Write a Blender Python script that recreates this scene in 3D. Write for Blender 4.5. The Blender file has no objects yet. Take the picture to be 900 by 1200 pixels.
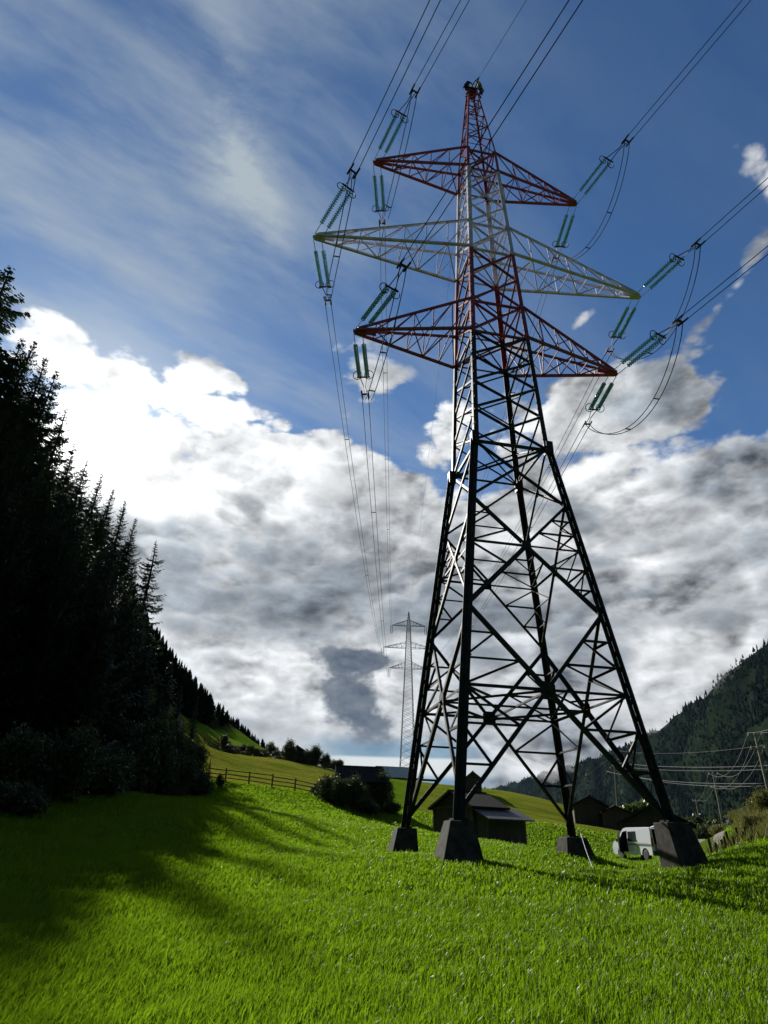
import bpy, math, random
import numpy as np
from mathutils import Vector, Matrix
R = math.radians
SC = bpy.context.scene
COL = SC.collection

# ------------------------------------------------------------------ camera
EYE = Vector((0.0, 0.0, 1.6))
PITCH, ROLL, FPX = R(28.114), R(1.712), 723.078
cam_data = bpy.data.cameras.new('camera')
cam_data.sensor_fit = 'VERTICAL'
cam_data.sensor_height = 36.0
cam_data.lens = FPX / 1200.0 * 36.0
cam_data.clip_start = 0.1
cam_data.clip_end = 20000
cam = bpy.data.objects.new('camera', cam_data)
COL.objects.link(cam)
cam.location = EYE
cam.matrix_world = Matrix.Translation(EYE) @ Matrix.Rotation(math.pi / 2 + PITCH, 4, 'X') @ Matrix.Rotation(ROLL, 4, 'Z')
SC.camera = cam

# ------------------------------------------------------------------ exposure, sun, sky
EXPO = 0.55
SC.view_settings.view_transform = 'Standard'
SC.view_settings.look = 'None'
SC.view_settings.exposure = EXPO
SC.view_settings.gamma = 1.0
SC.view_settings.use_curve_mapping = False
SUN_AZ, SUN_EL = R(-30.0), R(30.2)
SUN_DIR = Vector((math.sin(SUN_AZ) * math.cos(SUN_EL), math.cos(SUN_AZ) * math.cos(SUN_EL), math.sin(SUN_EL)))
sun_data = bpy.data.lights.new('sun', 'SUN')
sun_data.energy = 5.0
sun_data.angle = R(0.5)
sun_data.color = (1.0, 0.95, 0.86)
sun = bpy.data.objects.new('sun', sun_data)
COL.objects.link(sun)
sun.rotation_euler = SUN_DIR.to_track_quat('Z', 'Y').to_euler()
sun.location = SUN_DIR * 300


class N:
    """a value in a node tree, with arithmetic"""
    def __init__(s, t, sock): s.t, s.s = t, sock
    def _m(s, op, *o, clamp=False):
        n = s.t.nodes.new('ShaderNodeMath'); n.operation = op; n.use_clamp = clamp
        for i, v in enumerate((s,) + o):
            if isinstance(v, N): s.t.links.new(v.s, n.inputs[i])
            else: n.inputs[i].default_value = v
        return N(s.t, n.outputs[0])
    def __add__(s, o): return s._m('ADD', o)
    __radd__ = __add__
    def __mul__(s, o): return s._m('MULTIPLY', o)
    __rmul__ = __mul__
    def __sub__(s, o): return s._m('SUBTRACT', o)
    def __rsub__(s, o): return (s * -1.0) + o
    def __truediv__(s, o): return s._m('DIVIDE', o)
    def pow(s, o): return s._m('POWER', o)
    def exp(s): return s._m('EXPONENT')
    def max(s, o): return s._m('MAXIMUM', o)
    def min(s, o): return s._m('MINIMUM', o)
    def sat(s): return s._m('ADD', 0.0, clamp=True)
    def abs(s): return s._m('ABSOLUTE')
    def step(s, a, b, lo=0.0, hi=1.0):
        n = s.t.nodes.new('ShaderNodeMapRange'); n.interpolation_type = 'SMOOTHSTEP'
        s.t.links.new(s.s, n.inputs['Value'])
        for k, v in (('From Min', a), ('From Max', b), ('To Min', lo), ('To Max', hi)):
            if isinstance(v, N): s.t.links.new(v.s, n.inputs[k])
            else: n.inputs[k].default_value = v
        return N(s.t, n.outputs[0])


def vec(t, x, y, z):
    n = t.nodes.new('ShaderNodeCombineXYZ')
    for i, v in enumerate((x, y, z)):
        if isinstance(v, N): t.links.new(v.s, n.inputs[i])
        else: n.inputs[i].default_value = v
    return n.outputs[0]


def noise(t, v, scale, detail=6, rough=0.55, dist=0.0, ntype=None):
    n = t.nodes.new('ShaderNodeTexNoise')
    if ntype: n.noise_type = ntype
    if v is not None: t.links.new(v.s if isinstance(v, N) else v, n.inputs['Vector'])
    n.inputs['Scale'].default_value = scale
    n.inputs['Detail'].default_value = detail
    n.inputs['Roughness'].default_value = rough
    n.inputs['Distortion'].default_value = dist
    return N(t, n.outputs[0])


def mixc(t, f, a, b):
    n = t.nodes.new('ShaderNodeMix'); n.data_type = 'RGBA'; n.clamp_factor = True
    for k, v in ((0, f), (6, a), (7, b)):
        if isinstance(v, N): t.links.new(v.s, n.inputs[k])
        elif isinstance(v, bpy.types.NodeSocket): t.links.new(v, n.inputs[k])
        elif k == 0: n.inputs[0].default_value = v
        else: n.inputs[k].default_value = (*v, 1)
    return N(t, n.outputs[2])


world = bpy.data.worlds.new('World')
SC.world = world
world.use_nodes = True


def build_sky():
    t = world.node_tree
    t.nodes.clear()
    world.cycles.sampling_method = 'MANUAL'
    world.cycles.sample_map_resolution = 512
    out = t.nodes.new('ShaderNodeOutputWorld')
    bg = t.nodes.new('ShaderNodeBackground')
    STR = 0.06
    bg.inputs['Strength'].default_value = STR
    t.links.new(bg.outputs[0], out.inputs[0])
    sky = t.nodes.new('ShaderNodeTexSky')
    sky.sky_type = 'NISHITA'
    sky.sun_disc = False
    sky.sun_elevation = SUN_EL
    sky.sun_rotation = SUN_AZ
    sky.altitude = 1200
    sky.air_density = 1.0
    sky.dust_density = 0.4
    sky.ozone_density = 2.2
    K = 1.0 / (STR * 2 ** EXPO)                 # cloud radiances below are given as seen after exposure
    tc = t.nodes.new('ShaderNodeTexCoord')
    sep = t.nodes.new('ShaderNodeSeparateXYZ')
    t.links.new(tc.outputs['Generated'], sep.inputs[0])
    x, y, z = (N(t, sep.outputs[i]) for i in range(3))
    az = x._m('ARCTAN2', y) * (180 / math.pi)
    el = z._m('ARCSINE') * (180 / math.pi)
    sd = (x * SUN_DIR.x + y * SUN_DIR.y + z * SUN_DIR.z).min(1.0)
    sa = sd._m('ARCCOSINE') * (180 / math.pi)   # degrees from the sun

    def blob(a0, e0, sa_, se_, rot=0.0):
        c, s = math.cos(R(rot)), math.sin(R(rot))
        da, de = (az - a0), (el - e0)
        u = (da * c + de * s) * (1 / sa_)
        v = (de * c - da * s) * (1 / se_)
        return ((u * u + v * v) * -1.0).exp()

    P = vec(t, x, y, z * 1.25)
    wob = noise(t, P, 2.2, 2, 0.5) - 0.5
    def billow(off, scale, detail, zs, shift=0.0):
        """rounded cauliflower lumps (upside-down ridges); off shifts the sample toward the sun"""
        p = vec(t, x + SUN_DIR.x * off + shift, y + SUN_DIR.y * off, z * zs + SUN_DIR.z * off * zs)
        n = noise(t, p, scale, detail, 0.5, 0.0, 'RIDGED_MULTIFRACTAL')
        n.s.node.inputs['Offset'].default_value = 1.0
        n.s.node.inputs['Gain'].default_value = 2.0
        return 1.0 - n

    n1 = noise(t, P, 6.0, 6, 0.60, 0.0) - 0.5
    n3 = noise(t, vec(t, x, y, z * 2.4), 6.0, 5, 0.56, 0.0) - 0.5
    n2 = noise(t, vec(t, x + 0.03, y, z * 1.5 + 0.05), 18.0, 6, 0.66, 0.0) - 0.5
    b1 = billow(0.0, 5.0, 6, 1.7)
    b2 = billow(0.018, 5.0, 6, 1.7)
    c1 = billow(0.0, 9.0, 4, 2.0, 0.4)
    relief = (b1 - b2)._m('MAXIMUM', -0.7)._m('MINIMUM', 0.7)
    b1 = b1._m('MAXIMUM', -1.2)
    c1 = c1._m('MAXIMUM', -1.2)
    # ---- cumulus bank filling the sky below about 36 degrees
    edge = 39.5 + wob * 10.0
    cov = el.step(edge + 3.0, edge - 12.0)
    solid = el.step(31.5, 23.0)
    front = az.abs().step(120.0, 70.0)            # the unseen sky behind the view is kept mostly clear to lower fill light
    holes = blob(3.5, 37.6, 7, 1.6, 4) * 0.45 + blob(10.5, 31.5, 3.0, 3.2, -30) * 0.55 + blob(38.5, 35.0, 4.5, 5, 10) * 0.7 + blob(-10, 36.6, 7, 1.1, -14) * 0.5 \
        + blob(-1, 34.4, 5, 0.8, -20) * 0.3 + blob(29, 40.5, 6, 2.6, 0) * 0.4 + blob(1.5, 31.8, 2.0, 1.5, 0) * .2
    puffs = blob(-30, 36.5, 8, 1.5, 3) * 0.6 + blob(-19, 38.6, 7, 0.9, -10) * 0.6 + blob(-4, 40.0, 4, 1.0, 0) * 0.5 + blob(45.5, 46, 2.4, 5.5, 20) * 1.0 + blob(44.5, 38, 2, 2, 0) * .6 \
        + blob(23, 37.0, 6, 4, 30) * 0.55 + blob(31, 36.0, 4, 2.5, 0) * .3 + blob(38, 41.8, 6, 0.9, 30) * 0.55 + blob(23, 43.5, 1.8, .7, 20) * 0.6 + blob(8, 37.5, 2, 3, 0) * .3 + blob(-20, 32, 10, 4, 0) * .4
    d = b1 * 0.50 + c1 * 0.34 + n1 * 0.75 + n2 * 0.25 - 0.42 + cov * 0.95 + solid * 0.75 + blob(0, 36.0, 60, 3.6, 0) * (0.46 + c1 * 0.40 + n1 * 0.6) + blob(22, 34.5, 9, 4, -4) * .35 + puffs - holes * 1.2
    mask = d.step(-0.08, 0.30) * (front * 0.85 + 0.15)
    # ---- how each piece of cloud is lit: silver thin edges, grey thick bodies, glare toward the sun
    thick = (d * 0.16 + b1 * 0.28 + c1 * 0.10 + n3 * 1.1 + n1 * 0.35 + 0.12 + blob(-13, 23, 16, 3.8, -4) * 0.36 + blob(-6, 18.5, 12, 2.2, -4) * 0.25 + blob(18, 18, 5, 9, 0) * 0.14 + blob(33, 27, 6, 8, 0) * 0.22 + blob(18.5, 14.5, 3.2, 2.6, 0) * .65
             - blob(-20, 31, 16, 5.5, -8) * 0.75 - blob(2, 33, 14, 4, 0) * 0.40 - blob(25, 14, 6, 2.4, 25) * 0.45 - blob(19, 30, 5, 8, 0) * 0.28
             - blob(-10, 12, 12, 4.5, 0) * 0.30).step(-0.10, 0.62)
    fine = n2 * 0.7 + relief * 1.7
    near_sun = (sa * sa * (-1 / 150.0)).exp()
    lum_hi = 0.76 + fine * 0.55 + near_sun * 0.5
    lum_lo = 0.25 + fine * 0.30 + (sa * sa * (-1 / 420.0)).exp() * 0.20
    bright = mixc(t, thick, vec(t, lum_hi * 0.97, lum_hi * 0.99, lum_hi), vec(t, lum_lo * 0.84, lum_lo * 0.95, lum_lo * 1.06))
    # a second, lower deck of lumps drifting in front: grey bodies with bright rims
    q1 = billow(0.0, 5.2, 6, 2.1, 1.7)._m('MAXIMUM', -1.2)
    q2 = billow(0.016, 5.2, 6, 2.1, 1.7)._m('MAXIMUM', -1.2)
    d2 = q1 * 0.55 + n1 * 0.7 + n2 * 0.25 + wob * 0.8 - 0.10 + blob(-12, 24, 15, 6.5, -6) * 0.50 + blob(22, 24, 18, 11, 0) * 0.50 + blob(-2, 17, 12, 4, 0) * 0.25 - blob(-8, 10, 14, 3, 0) * 0.5 \
        - el.step(28, 36) * 1.2 - near_sun * 0.5 - blob(24, 13, 6, 3, 20) * .5
    m2 = d2.step(0.0, 0.36) * front
    t2 = d2.step(-0.05, 0.50)
    rim = 0.74 + n2 * 0.45 + (q1 - q2) * 0.60 + near_sun * 0.4
    body = 0.22 + n2 * 0.34 + (q1 - q2) * 0.40 + (sa * sa * (-1 / 420.0)).exp() * 0.16
    deck = mixc(t, t2, vec(t, rim * .97, rim * .99, rim), vec(t, body * 0.84, body * 0.95, body * 1.06))
    bright = mixc(t, m2 * 0.9, bright, deck)
    # ---- clear sky and cirrus
    px, py = x / (z + 0.05), y / (z + 0.05)
    r = R(-35)
    qx, qy = px * math.cos(r) - py * math.sin(r), px * math.sin(r) + py * math.cos(r)
    w2 = noise(t, vec(t, px, py, 0.3), 1.6, 2, 0.5) - 0.5
    ci = noise(t, vec(t, qx * 0.8 + w2 * 0.25, qy * 2.4 + w2 * 0.4, 0.0), 1.7, 6, 0.60, 0.0)
    ci2 = noise(t, vec(t, qx * 1.0 + 3.0 + w2 * .3, qy * 2.0 + w2 * .5, 1.0), 4.0, 6, 0.64, 0.0)
    veil = (az.step(40, -25) * 0.50 + 0.05 + blob(-22, 54, 9, 3.6, -30) * 0.40 + blob(-40, 52, 16, 8, 0) * 0.16) * (ci * 0.8 + ci2 * 0.2).step(0.36, 0.66) \
        + blob(-22, 55.6, 11, 3.0, -40) * ci2.step(0.42, 0.74) * 0.55 + blob(-30, 42, 12, 6, 0) * 0.12 + az.step(15, -30) * .06
    clear = t.nodes.new('ShaderNodeMix'); clear.data_type = 'RGBA'; clear.blend_type = 'MULTIPLY'
    clear.inputs[0].default_value = 1.0
    t.links.new(sky.outputs[0], clear.inputs[6])
    clear.inputs[7].default_value = (0.62, 0.95, 1.22, 1)
    vl = 0.52 * K
    base = mixc(t, veil.sat(), N(t, clear.outputs[2]), (vl * 0.80, vl * 0.94, vl * 1.05))
    kn = t.nodes.new('ShaderNodeVectorMath'); kn.operation = 'SCALE'
    t.links.new(bright.s, kn.inputs[0]); kn.inputs['Scale'].default_value = K
    c = mixc(t, mask * 0.97, base, N(t, kn.outputs[0]))
    # ---- low pale haze layer, the light streak over the far valley and the dark ragged cloud
    low = el.step(13.0, 6.0) * az.step(8, -6) * 0.6
    c = mixc(t, low, c, (0.52 * K, 0.55 * K, 0.57 * K))
    strip = el.step(8.6, 7.2) * el.step(3.0, 4.5) * az.step(-8, -2) * az.step(12, 6)
    c = mixc(t, strip * 0.8, c, (0.16 * K, 0.31 * K, 0.45 * K))
    streak = el.step(6.6, 6.3) * el.step(4.6, 5.4) * az.step(-7, -2) * az.step(14, 5)
    c = mixc(t, streak * 0.9, c, (0.80 * K, 0.83 * K, 0.82 * K))
    dk = blob(-2.2, 11.0, 4.8, 2.8, -38) * 1.1 + blob(-1.6, 14.7, 4.2, 1.2, -4) * 1.0 + n2 * 1.2 + n1 * 0.6 + q1 * 0.30 - 0.05
    c = mixc(t, dk.step(0.36, 0.72) * 0.93, c, vec(t, (0.125 + n2 * 0.35 + (q1 - q2) * .12) * K, (0.155 + n2 * 0.35 + (q1 - q2) * .12) * K, (0.20 + n2 * .35 + (q1 - q2) * .12) * K))
    # ---- glare of the air round the sun
    g = t.nodes.new('ShaderNodeMix'); g.data_type = 'RGBA'; g.blend_type = 'ADD'
    g.inputs[0].default_value = 1.0
    gl = ((sa * (-1 / 1.4)).exp() * 6.0 + (sa * (-1 / 4.5)).exp() * 0.70) * K
    t.links.new(c.s, g.inputs[6])
    t.links.new(vec(t, gl, gl * 0.98, gl * 0.94), g.inputs[7])
    t.links.new(g.outputs[2], bg.inputs['Color'])


build_sky()

# ------------------------------------------------------------------ materials
def new_mat(name):
    m = bpy.data.materials.new(name)
    m.use_nodes = True
    t = m.node_tree
    b = t.nodes['Principled BSDF']
    return m, t, b


def plain(name, col, rough=0.6, metal=0.0, var=0.25, scale=6.0, bump=0.0, spec=0.5, col2=None, stretch=(1, 1, 1)):
    """painted, weathered or wooden surface: two tones broken up by object-space noise"""
    m, t, b = new_mat(name)
    tc = t.nodes.new('ShaderNodeTexCoord')
    mp = t.nodes.new('ShaderNodeMapping')
    mp.inputs['Scale'].default_value = stretch
    t.links.new(tc.outputs['Object'], mp.inputs[0])
    n = noise(t, mp.outputs[0], scale, 6, 0.6)
    c2 = col2 or tuple(c * (1 - var) for c in col)
    c = mixc(t, n.step(0.35, 0.68), col, c2)
    t.links.new(c.s, b.inputs['Base Color'])
    b.inputs['Roughness'].default_value = rough
    b.inputs['Metallic'].default_value = metal
    b.inputs['Specular IOR Level'].default_value = spec
    if bump:
        bp = t.nodes.new('ShaderNodeBump')
        bp.inputs['Strength'].default_value = bump
        bp.inputs['Distance'].default_value = 0.02
        t.links.new(n.s, bp.inputs['Height'])
        t.links.new(bp.outputs[0], b.inputs['Normal'])
    return m


def planks(name, col, col2, width=0.16):
    """upright weathered boards"""
    m, t, b = new_mat(name)
    tc = t.nodes.new('ShaderNodeTexCoord')
    sp = t.nodes.new('ShaderNodeSeparateXYZ')
    t.links.new(tc.outputs['Object'], sp.inputs[0])
    x, y, z = (N(t, sp.outputs[i]) for i in range(3))
    u = (x + y * 0.93) * (1 / width)
    fl = u._m('FLOOR')
    fr = u - fl
    wn = t.nodes.new('ShaderNodeTexWhiteNoise'); wn.noise_dimensions = '1D'
    t.links.new(fl.s, wn.inputs['W'])
    grain = noise(t, vec(t, x * 14, y * 14, z * 0.8), 1.0, 5, 0.6)
    gap = fr.step(0.0, 0.07) * fr.step(1.0, 0.93)
    c = mixc(t, (N(t, wn.outputs[0]) * 0.6 + grain * 0.6).sat(), col, col2)
    c = mixc(t, gap, tuple(k * 0.2 for k in col), c)
    t.links.new(c.s, b.inputs['Base Color'])
    b.inputs['Roughness'].default_value = 0.85
    bp = t.nodes.new('ShaderNodeBump'); bp.inputs['Strength'].default_value = 0.7; bp.inputs['Distance'].default_value = 0.02
    t.links.new((gap + grain * 0.3).s, bp.inputs['Height'])
    t.links.new(bp.outputs[0], b.inputs['Normal'])
    return m


def leafy(name, c1, c2, trans=0.35, rough=0.5, scale=0.35, spec=0.4, tcol=None, straw=0.0):
    """foliage: two greens mixed by position, part of the light passing through"""
    m, t, b = new_mat(name)
    g = t.nodes.new('ShaderNodeNewGeometry')
    n = noise(t, g.outputs['Position'], scale, 4, 0.6)
    rnd = N(t, g.outputs['Random Per Island'])
    c = mixc(t, (n.step(0.3, 0.7) * 0.6 + rnd * 0.4).sat(), c1, c2)
    t.links.new(c.s, b.inputs['Base Color'])
    b.inputs['Roughness'].default_value = rough
    b.inputs['Specular IOR Level'].default_value = spec
    if straw:
        c = mixc(t, rnd.step(1.0 - straw, 1.0 - straw * .8), c, (0.30, 0.27, 0.11))
        t.links.new(c.s, b.inputs['Base Color'])
    tr = t.nodes.new('ShaderNodeBsdfTranslucent')
    if tcol:
        tr.inputs[0].default_value = (*tcol, 1)
    else:
        t.links.new(c.s, tr.inputs[0])
    mx = t.nodes.new('ShaderNodeMixShader')
    mx.inputs[0].default_value = trans
    t.links.new(b.outputs[0], mx.inputs[1]); t.links.new(tr.outputs[0], mx.inputs[2])
    t.links.new(mx.outputs[0], t.nodes['Material Output'].inputs[0])
    return m


M = {}
M['steel_dark'] = plain('dark_green_grey_paint', (0.020, 0.024, 0.023), 0.6, 0.0, 0.5, 3.0, spec=0.25)
M['steel_red'] = plain('red_paint', (0.26, 0.020, 0.028), 0.5, 0, 0.45, 2.0)
M['steel_white'] = plain('white_paint', (0.60, 0.58, 0.70), 0.5, 0, 0.35, 2.0)
M['steel_galv'] = plain('galvanised_steel', (0.30, 0.31, 0.32), 0.5, 0.5, 0.3, 4.0)
M['steel_far'] = plain('grey_green_steel', (0.10, 0.115, 0.12), 0.6, 0.2, 0.3, 1.0)
M['concrete'] = plain('weathered_concrete', (0.055, 0.051, 0.045), 0.9, 0, 0.6, 3.2, 0.6, spec=.2)
M['iron'] = plain('dark_iron_fitting', (0.035, 0.035, 0.04), 0.6, 0.2, 0.3, 8, spec=.2)
M['wire'] = plain('weathered_aluminium_wire', (0.05, 0.052, 0.056), 0.8, 0.0, 0.2, 1, spec=0.15)
M['wire_light'] = plain('grey_aluminium_cable', (0.20, 0.20, 0.205), 0.8, 0.0, 0.2, 1, spec=0.2)
M['wood_dark'] = planks('dark_weathered_boards', (0.032, 0.025, 0.019), (0.062, 0.050, 0.039))
M['wood_light'] = planks('greyed_boards', (0.038, 0.032, 0.026), (0.078, 0.066, 0.054), 0.2)
M['roof_dark'] = plain('dark_roof_shingles', (0.028, 0.025, 0.024), 0.9, 0, 0.5, 5, 0.4, spec=.1, stretch=(1, 1, 3))
M['roof_tin'] = plain('grey_sheet_roof', (0.085, 0.088, 0.092), 0.6, 0.1, 0.5, 3, 0.1, spec=.3)
M['roof_pale'] = plain('pale_grey_slates', (0.50, 0.50, 0.47), 0.85, 0, 0.3, 2, 0.2)
M['plaster'] = plain('dark_render', (0.12, 0.11, 0.10), 0.9, 0, 0.3, 3)
M['pole_wood'] = plain('grey_pole_wood', (0.26, 0.235, 0.205), 0.85, 0, 0.4, 6, 0.2, stretch=(4, 4, 0.4))
M['fence_wood'] = plain('dark_fence_wood', (0.085, 0.070, 0.056), 0.9, 0, 0.45, 5)
M['bark'] = plain('spruce_bark', (0.060, 0.045, 0.034), 0.95, 0, 0.5, 5, 0.5, stretch=(2, 2, .5))
M['needles'] = leafy('spruce_needles', (0.018, 0.036, 0.016), (0.040, 0.064, 0.022), 0.22, 0.55)
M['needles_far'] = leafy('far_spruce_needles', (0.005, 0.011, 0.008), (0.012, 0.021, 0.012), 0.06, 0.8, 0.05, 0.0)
M['leaves'] = leafy('broad_leaves', (0.060, 0.100, 0.016), (0.11, 0.15, 0.026), 0.4, 0.45)
M['leaves_dark'] = leafy('dark_shrub_leaves', (0.030, 0.050, 0.014), (0.060, 0.085, 0.022), 0.3, 0.5)
M['weeds'] = leafy('dry_weeds', (0.10, 0.115, 0.018), (0.17, 0.165, 0.036), 0.4, 0.6, 0.8)
M['grass'] = leafy('meadow_grass', (0.055, 0.120, 0.008), (0.120, 0.185, 0.012), 0.62, 0.33, 0.5, 0.08, (0.150, 0.268, 0.007), 0.02)


# ------------------------------------------------------------------ geometry helpers
class MB:
    """collects shapes; build() links them as one mesh object"""
    def __init__(s): s.v, s.f, s.m = [], [], []

    def add(s, vs, fs, mi=0):
        o = len(s.v)
        s.v.extend([tuple(v) for v in vs])
        s.f.extend([tuple(i + o for i in f) for f in fs])
        s.m.extend([mi] * len(fs))

    def box(s, c, size, mi=0, mat=None, top=1.0):
        x, y, z = (k / 2 for k in size)
        vs = [Vector((sx * x * (top if sz > 0 else 1), sy * y * (top if sz > 0 else 1), sz * z)) for sz in (-1, 1) for sx, sy in ((-1, -1), (1, -1), (1, 1), (-1, 1))]
        if mat is not None: vs = [mat @ v for v in vs]
        c = Vector(c)
        s.add([v + c for v in vs], [(3, 2, 1, 0), (4, 5, 6, 7), (0, 1, 5, 4), (1, 2, 6, 5), (2, 3, 7, 6), (3, 0, 4, 7)], mi)

    def bar(s, a, b, w, h=None, mi=0, up=(0, 0, 1)):
        """square or flat bar from a to b"""
        a, b = Vector(a), Vector(b); h = h or w
        d = (b - a).normalized(); u = Vector(up)
        if abs(d.dot(u)) > 0.97: u = Vector((1, 0, 0))
        x = d.cross(u).normalized() * w / 2; y = x.cross(d).normalized() * h / 2
        vs = [p + i * x + j * y for p in (a, b) for i, j in ((-1, -1), (1, -1), (1, 1), (-1, 1))]
        s.add(vs, [(0, 1, 2, 3), (7, 6, 5, 4), (0, 4, 5, 1), (1, 5, 6, 2), (2, 6, 7, 3), (3, 7, 4, 0)], mi)

    def angle(s, a, b, w, mi=0, n=(0, 1, 0), th=None, flip=1):
        """L-section steel member: one flange in the plane with normal n, the other standing along n"""
        a, b = Vector(a), Vector(b); th = th or max(0.008, w * 0.11)
        d = (b - a).normalized(); n = Vector(n); n = (n - d * n.dot(d)).normalized()
        x = d.cross(n).normalized() * flip
        pr = [(0, 0), (w, 0), (w, th), (th, th), (th, w), (0, w)]
        vs = [p + x * (i - w * 0.4) + n * j for p in (a, b) for i, j in pr]
        fs = [(5, 4, 3, 2, 1, 0), (6, 7, 8, 9, 10, 11)] + [(i, (i + 1) % 6, (i + 1) % 6 + 6, i + 6) for i in range(6)]
        s.add(vs, fs, mi)

    def tube(s, pts, r, n=6, mi=0, cap=True, closed=False):
        pts = [Vector(p) for p in pts]; k = len(pts)
        rs = r if isinstance(r, (list, tuple)) else [r] * k
        vs = []; prev = None
        for i, p in enumerate(pts):
            if closed: d = pts[(i + 1) % k] - pts[i - 1]
            else: d = pts[min(i + 1, k - 1)] - pts[max(i - 1, 0)]
            d.normalize()
            u = prev if prev is not None else (Vector((0, 0, 1)) if abs(d.z) < 0.9 else Vector((1, 0, 0)))
            x = (u - d * u.dot(d)).normalized(); y = d.cross(x); prev = x
            vs += [p + (x * math.cos(2 * math.pi * j / n) + y * math.sin(2 * math.pi * j / n)) * rs[i] for j in range(n)]
        fs = []
        for i in range(k if closed else k - 1):
            a, b = i * n, ((i + 1) % k) * n
            fs += [(a + j, a + (j + 1) % n, b + (j + 1) % n, b + j) for j in range(n)]
        if cap and not closed: fs += [tuple(range(n - 1, -1, -1)), tuple(range((k - 1) * n, k * n))]
        s.add(vs, fs, mi)

    def lathe(s, prof, origin, axis, n=10, mi=0):
        """prof: (distance along axis, radius)"""
        o, d = Vector(origin), Vector(axis).normalized()
        u = Vector((0, 0, 1)) if abs(d.z) < 0.9 else Vector((1, 0, 0))
        x = d.cross(u).normalized(); y = d.cross(x)
        vs = [o + d * h + (x * math.cos(2 * math.pi * j / n) + y * math.sin(2 * math.pi * j / n)) * r for h, r in prof for j in range(n)]
        fs = [(i * n + j, i * n + (j + 1) % n, (i + 1) * n + (j + 1) % n, (i + 1) * n + j) for i in range(len(prof) - 1) for j in range(n)]
        fs += [tuple(range(n - 1, -1, -1)), tuple(range((len(prof) - 1) * n, len(prof) * n))]
        s.add(vs, fs, mi)

    def prism(s, poly, axis_vec, mi=0):
        """closed outline (3-D points) extruded along axis_vec"""
        n = len(poly); a = [Vector(p) for p in poly]; e = Vector(axis_vec)
        s.add(a + [p + e for p in a], [tuple(range(n - 1, -1, -1)), tuple(range(n, 2 * n))] + [(i, (i + 1) % n, (i + 1) % n + n, i + n) for i in range(n)], mi)

    def mesh(s, name, mats, smooth=False):
        me = bpy.data.meshes.new(name)
        me.from_pydata(s.v, [], s.f)
        for m in (mats if isinstance(mats, (list, tuple)) else [mats]): me.materials.append(m)
        if any(s.m): me.polygons.foreach_set('material_index', s.m)
        if smooth: me.polygons.foreach_set('use_smooth', [True] * len(me.polygons))
        me.update()
        return me

    def build(s, name, mats, parent=None, smooth=False, bevel=0.0):
        o = link(name, s.mesh(name, mats, smooth), parent)
        if bevel:
            b = o.modifiers.new('bevel', 'BEVEL'); b.width = bevel; b.segments = 2; b.limit_method = 'ANGLE'
        return o


def link(name, data, parent=None):
    o = bpy.data.objects.new(name, data)
    COL.objects.link(o)
    if parent is not None: o.parent = parent
    return o


def fast_mesh(name, verts, quads=None, tris=None, mats=()):
    """numpy arrays straight into a mesh"""
    me = bpy.data.meshes.new(name)
    nq = 0 if quads is None else len(quads); nt = 0 if tris is None else len(tris)
    me.vertices.add(len(verts)); me.vertices.foreach_set('co', np.asarray(verts, np.float32).ravel())
    idx = []
    if nq: idx.append(np.asarray(quads).ravel())
    if nt: idx.append(np.asarray(tris).ravel())
    idx = np.concatenate(idx).astype(np.int32)
    me.loops.add(len(idx)); me.loops.foreach_set('vertex_index', idx)
    st = np.concatenate([np.arange(nq) * 4, nq * 4 + np.arange(nt) * 3]).astype(np.int32)
    me.polygons.add(nq + nt)
    me.polygons.foreach_set('loop_start', st)
    for m in mats: me.materials.append(m)
    me.update(calc_edges=True)
    return me


def tag(o, label=None, cat=None, group=None, kind=None):
    if label: o['label'] = label
    if cat: o['category'] = cat
    if group: o['group'] = group
    if kind: o['kind'] = kind
    return o


def thing(name, label, cat, loc=(0, 0, 0), rz=0.0, group=None):
    o = bpy.data.objects.new(name, None)
    COL.objects.link(o)
    o.empty_display_size = 0.3
    o.location = loc; o.rotation_euler = (0, 0, rz)
    return tag(o, label, cat, group)


def copy_tree(root, kids, loc, rz=0.0, scale=(1, 1, 1), label=None, group=None):
    c = root.copy(); COL.objects.link(c)
    c.location = loc; c.rotation_euler = (0, 0, rz); c.scale = scale
    if label: c['label'] = label
    if group: c['group'] = group
    for k in kids:
        d = k.copy(); COL.objects.link(d); d.parent = c
    return c


def ray(px, py):
    """direction of a point of the photograph (900 x 1200), as the camera stands"""
    c, s = math.cos(ROLL), math.sin(ROLL)
    U, V = px - 450, py - 600
    u, v = (c * U + s * V) / FPX, (-s * U + c * V) / FPX
    return Vector((u, math.cos(PITCH) + v * math.sin(PITCH), math.sin(PITCH) - v * math.cos(PITCH)))


def at(px, py, d):
    r = ray(px, py)
    return EYE + r * (d / math.hypot(r.x, r.y))


def polar(az, d, z):
    return (d * math.sin(R(az)), d * math.cos(R(az)), z)


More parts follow.
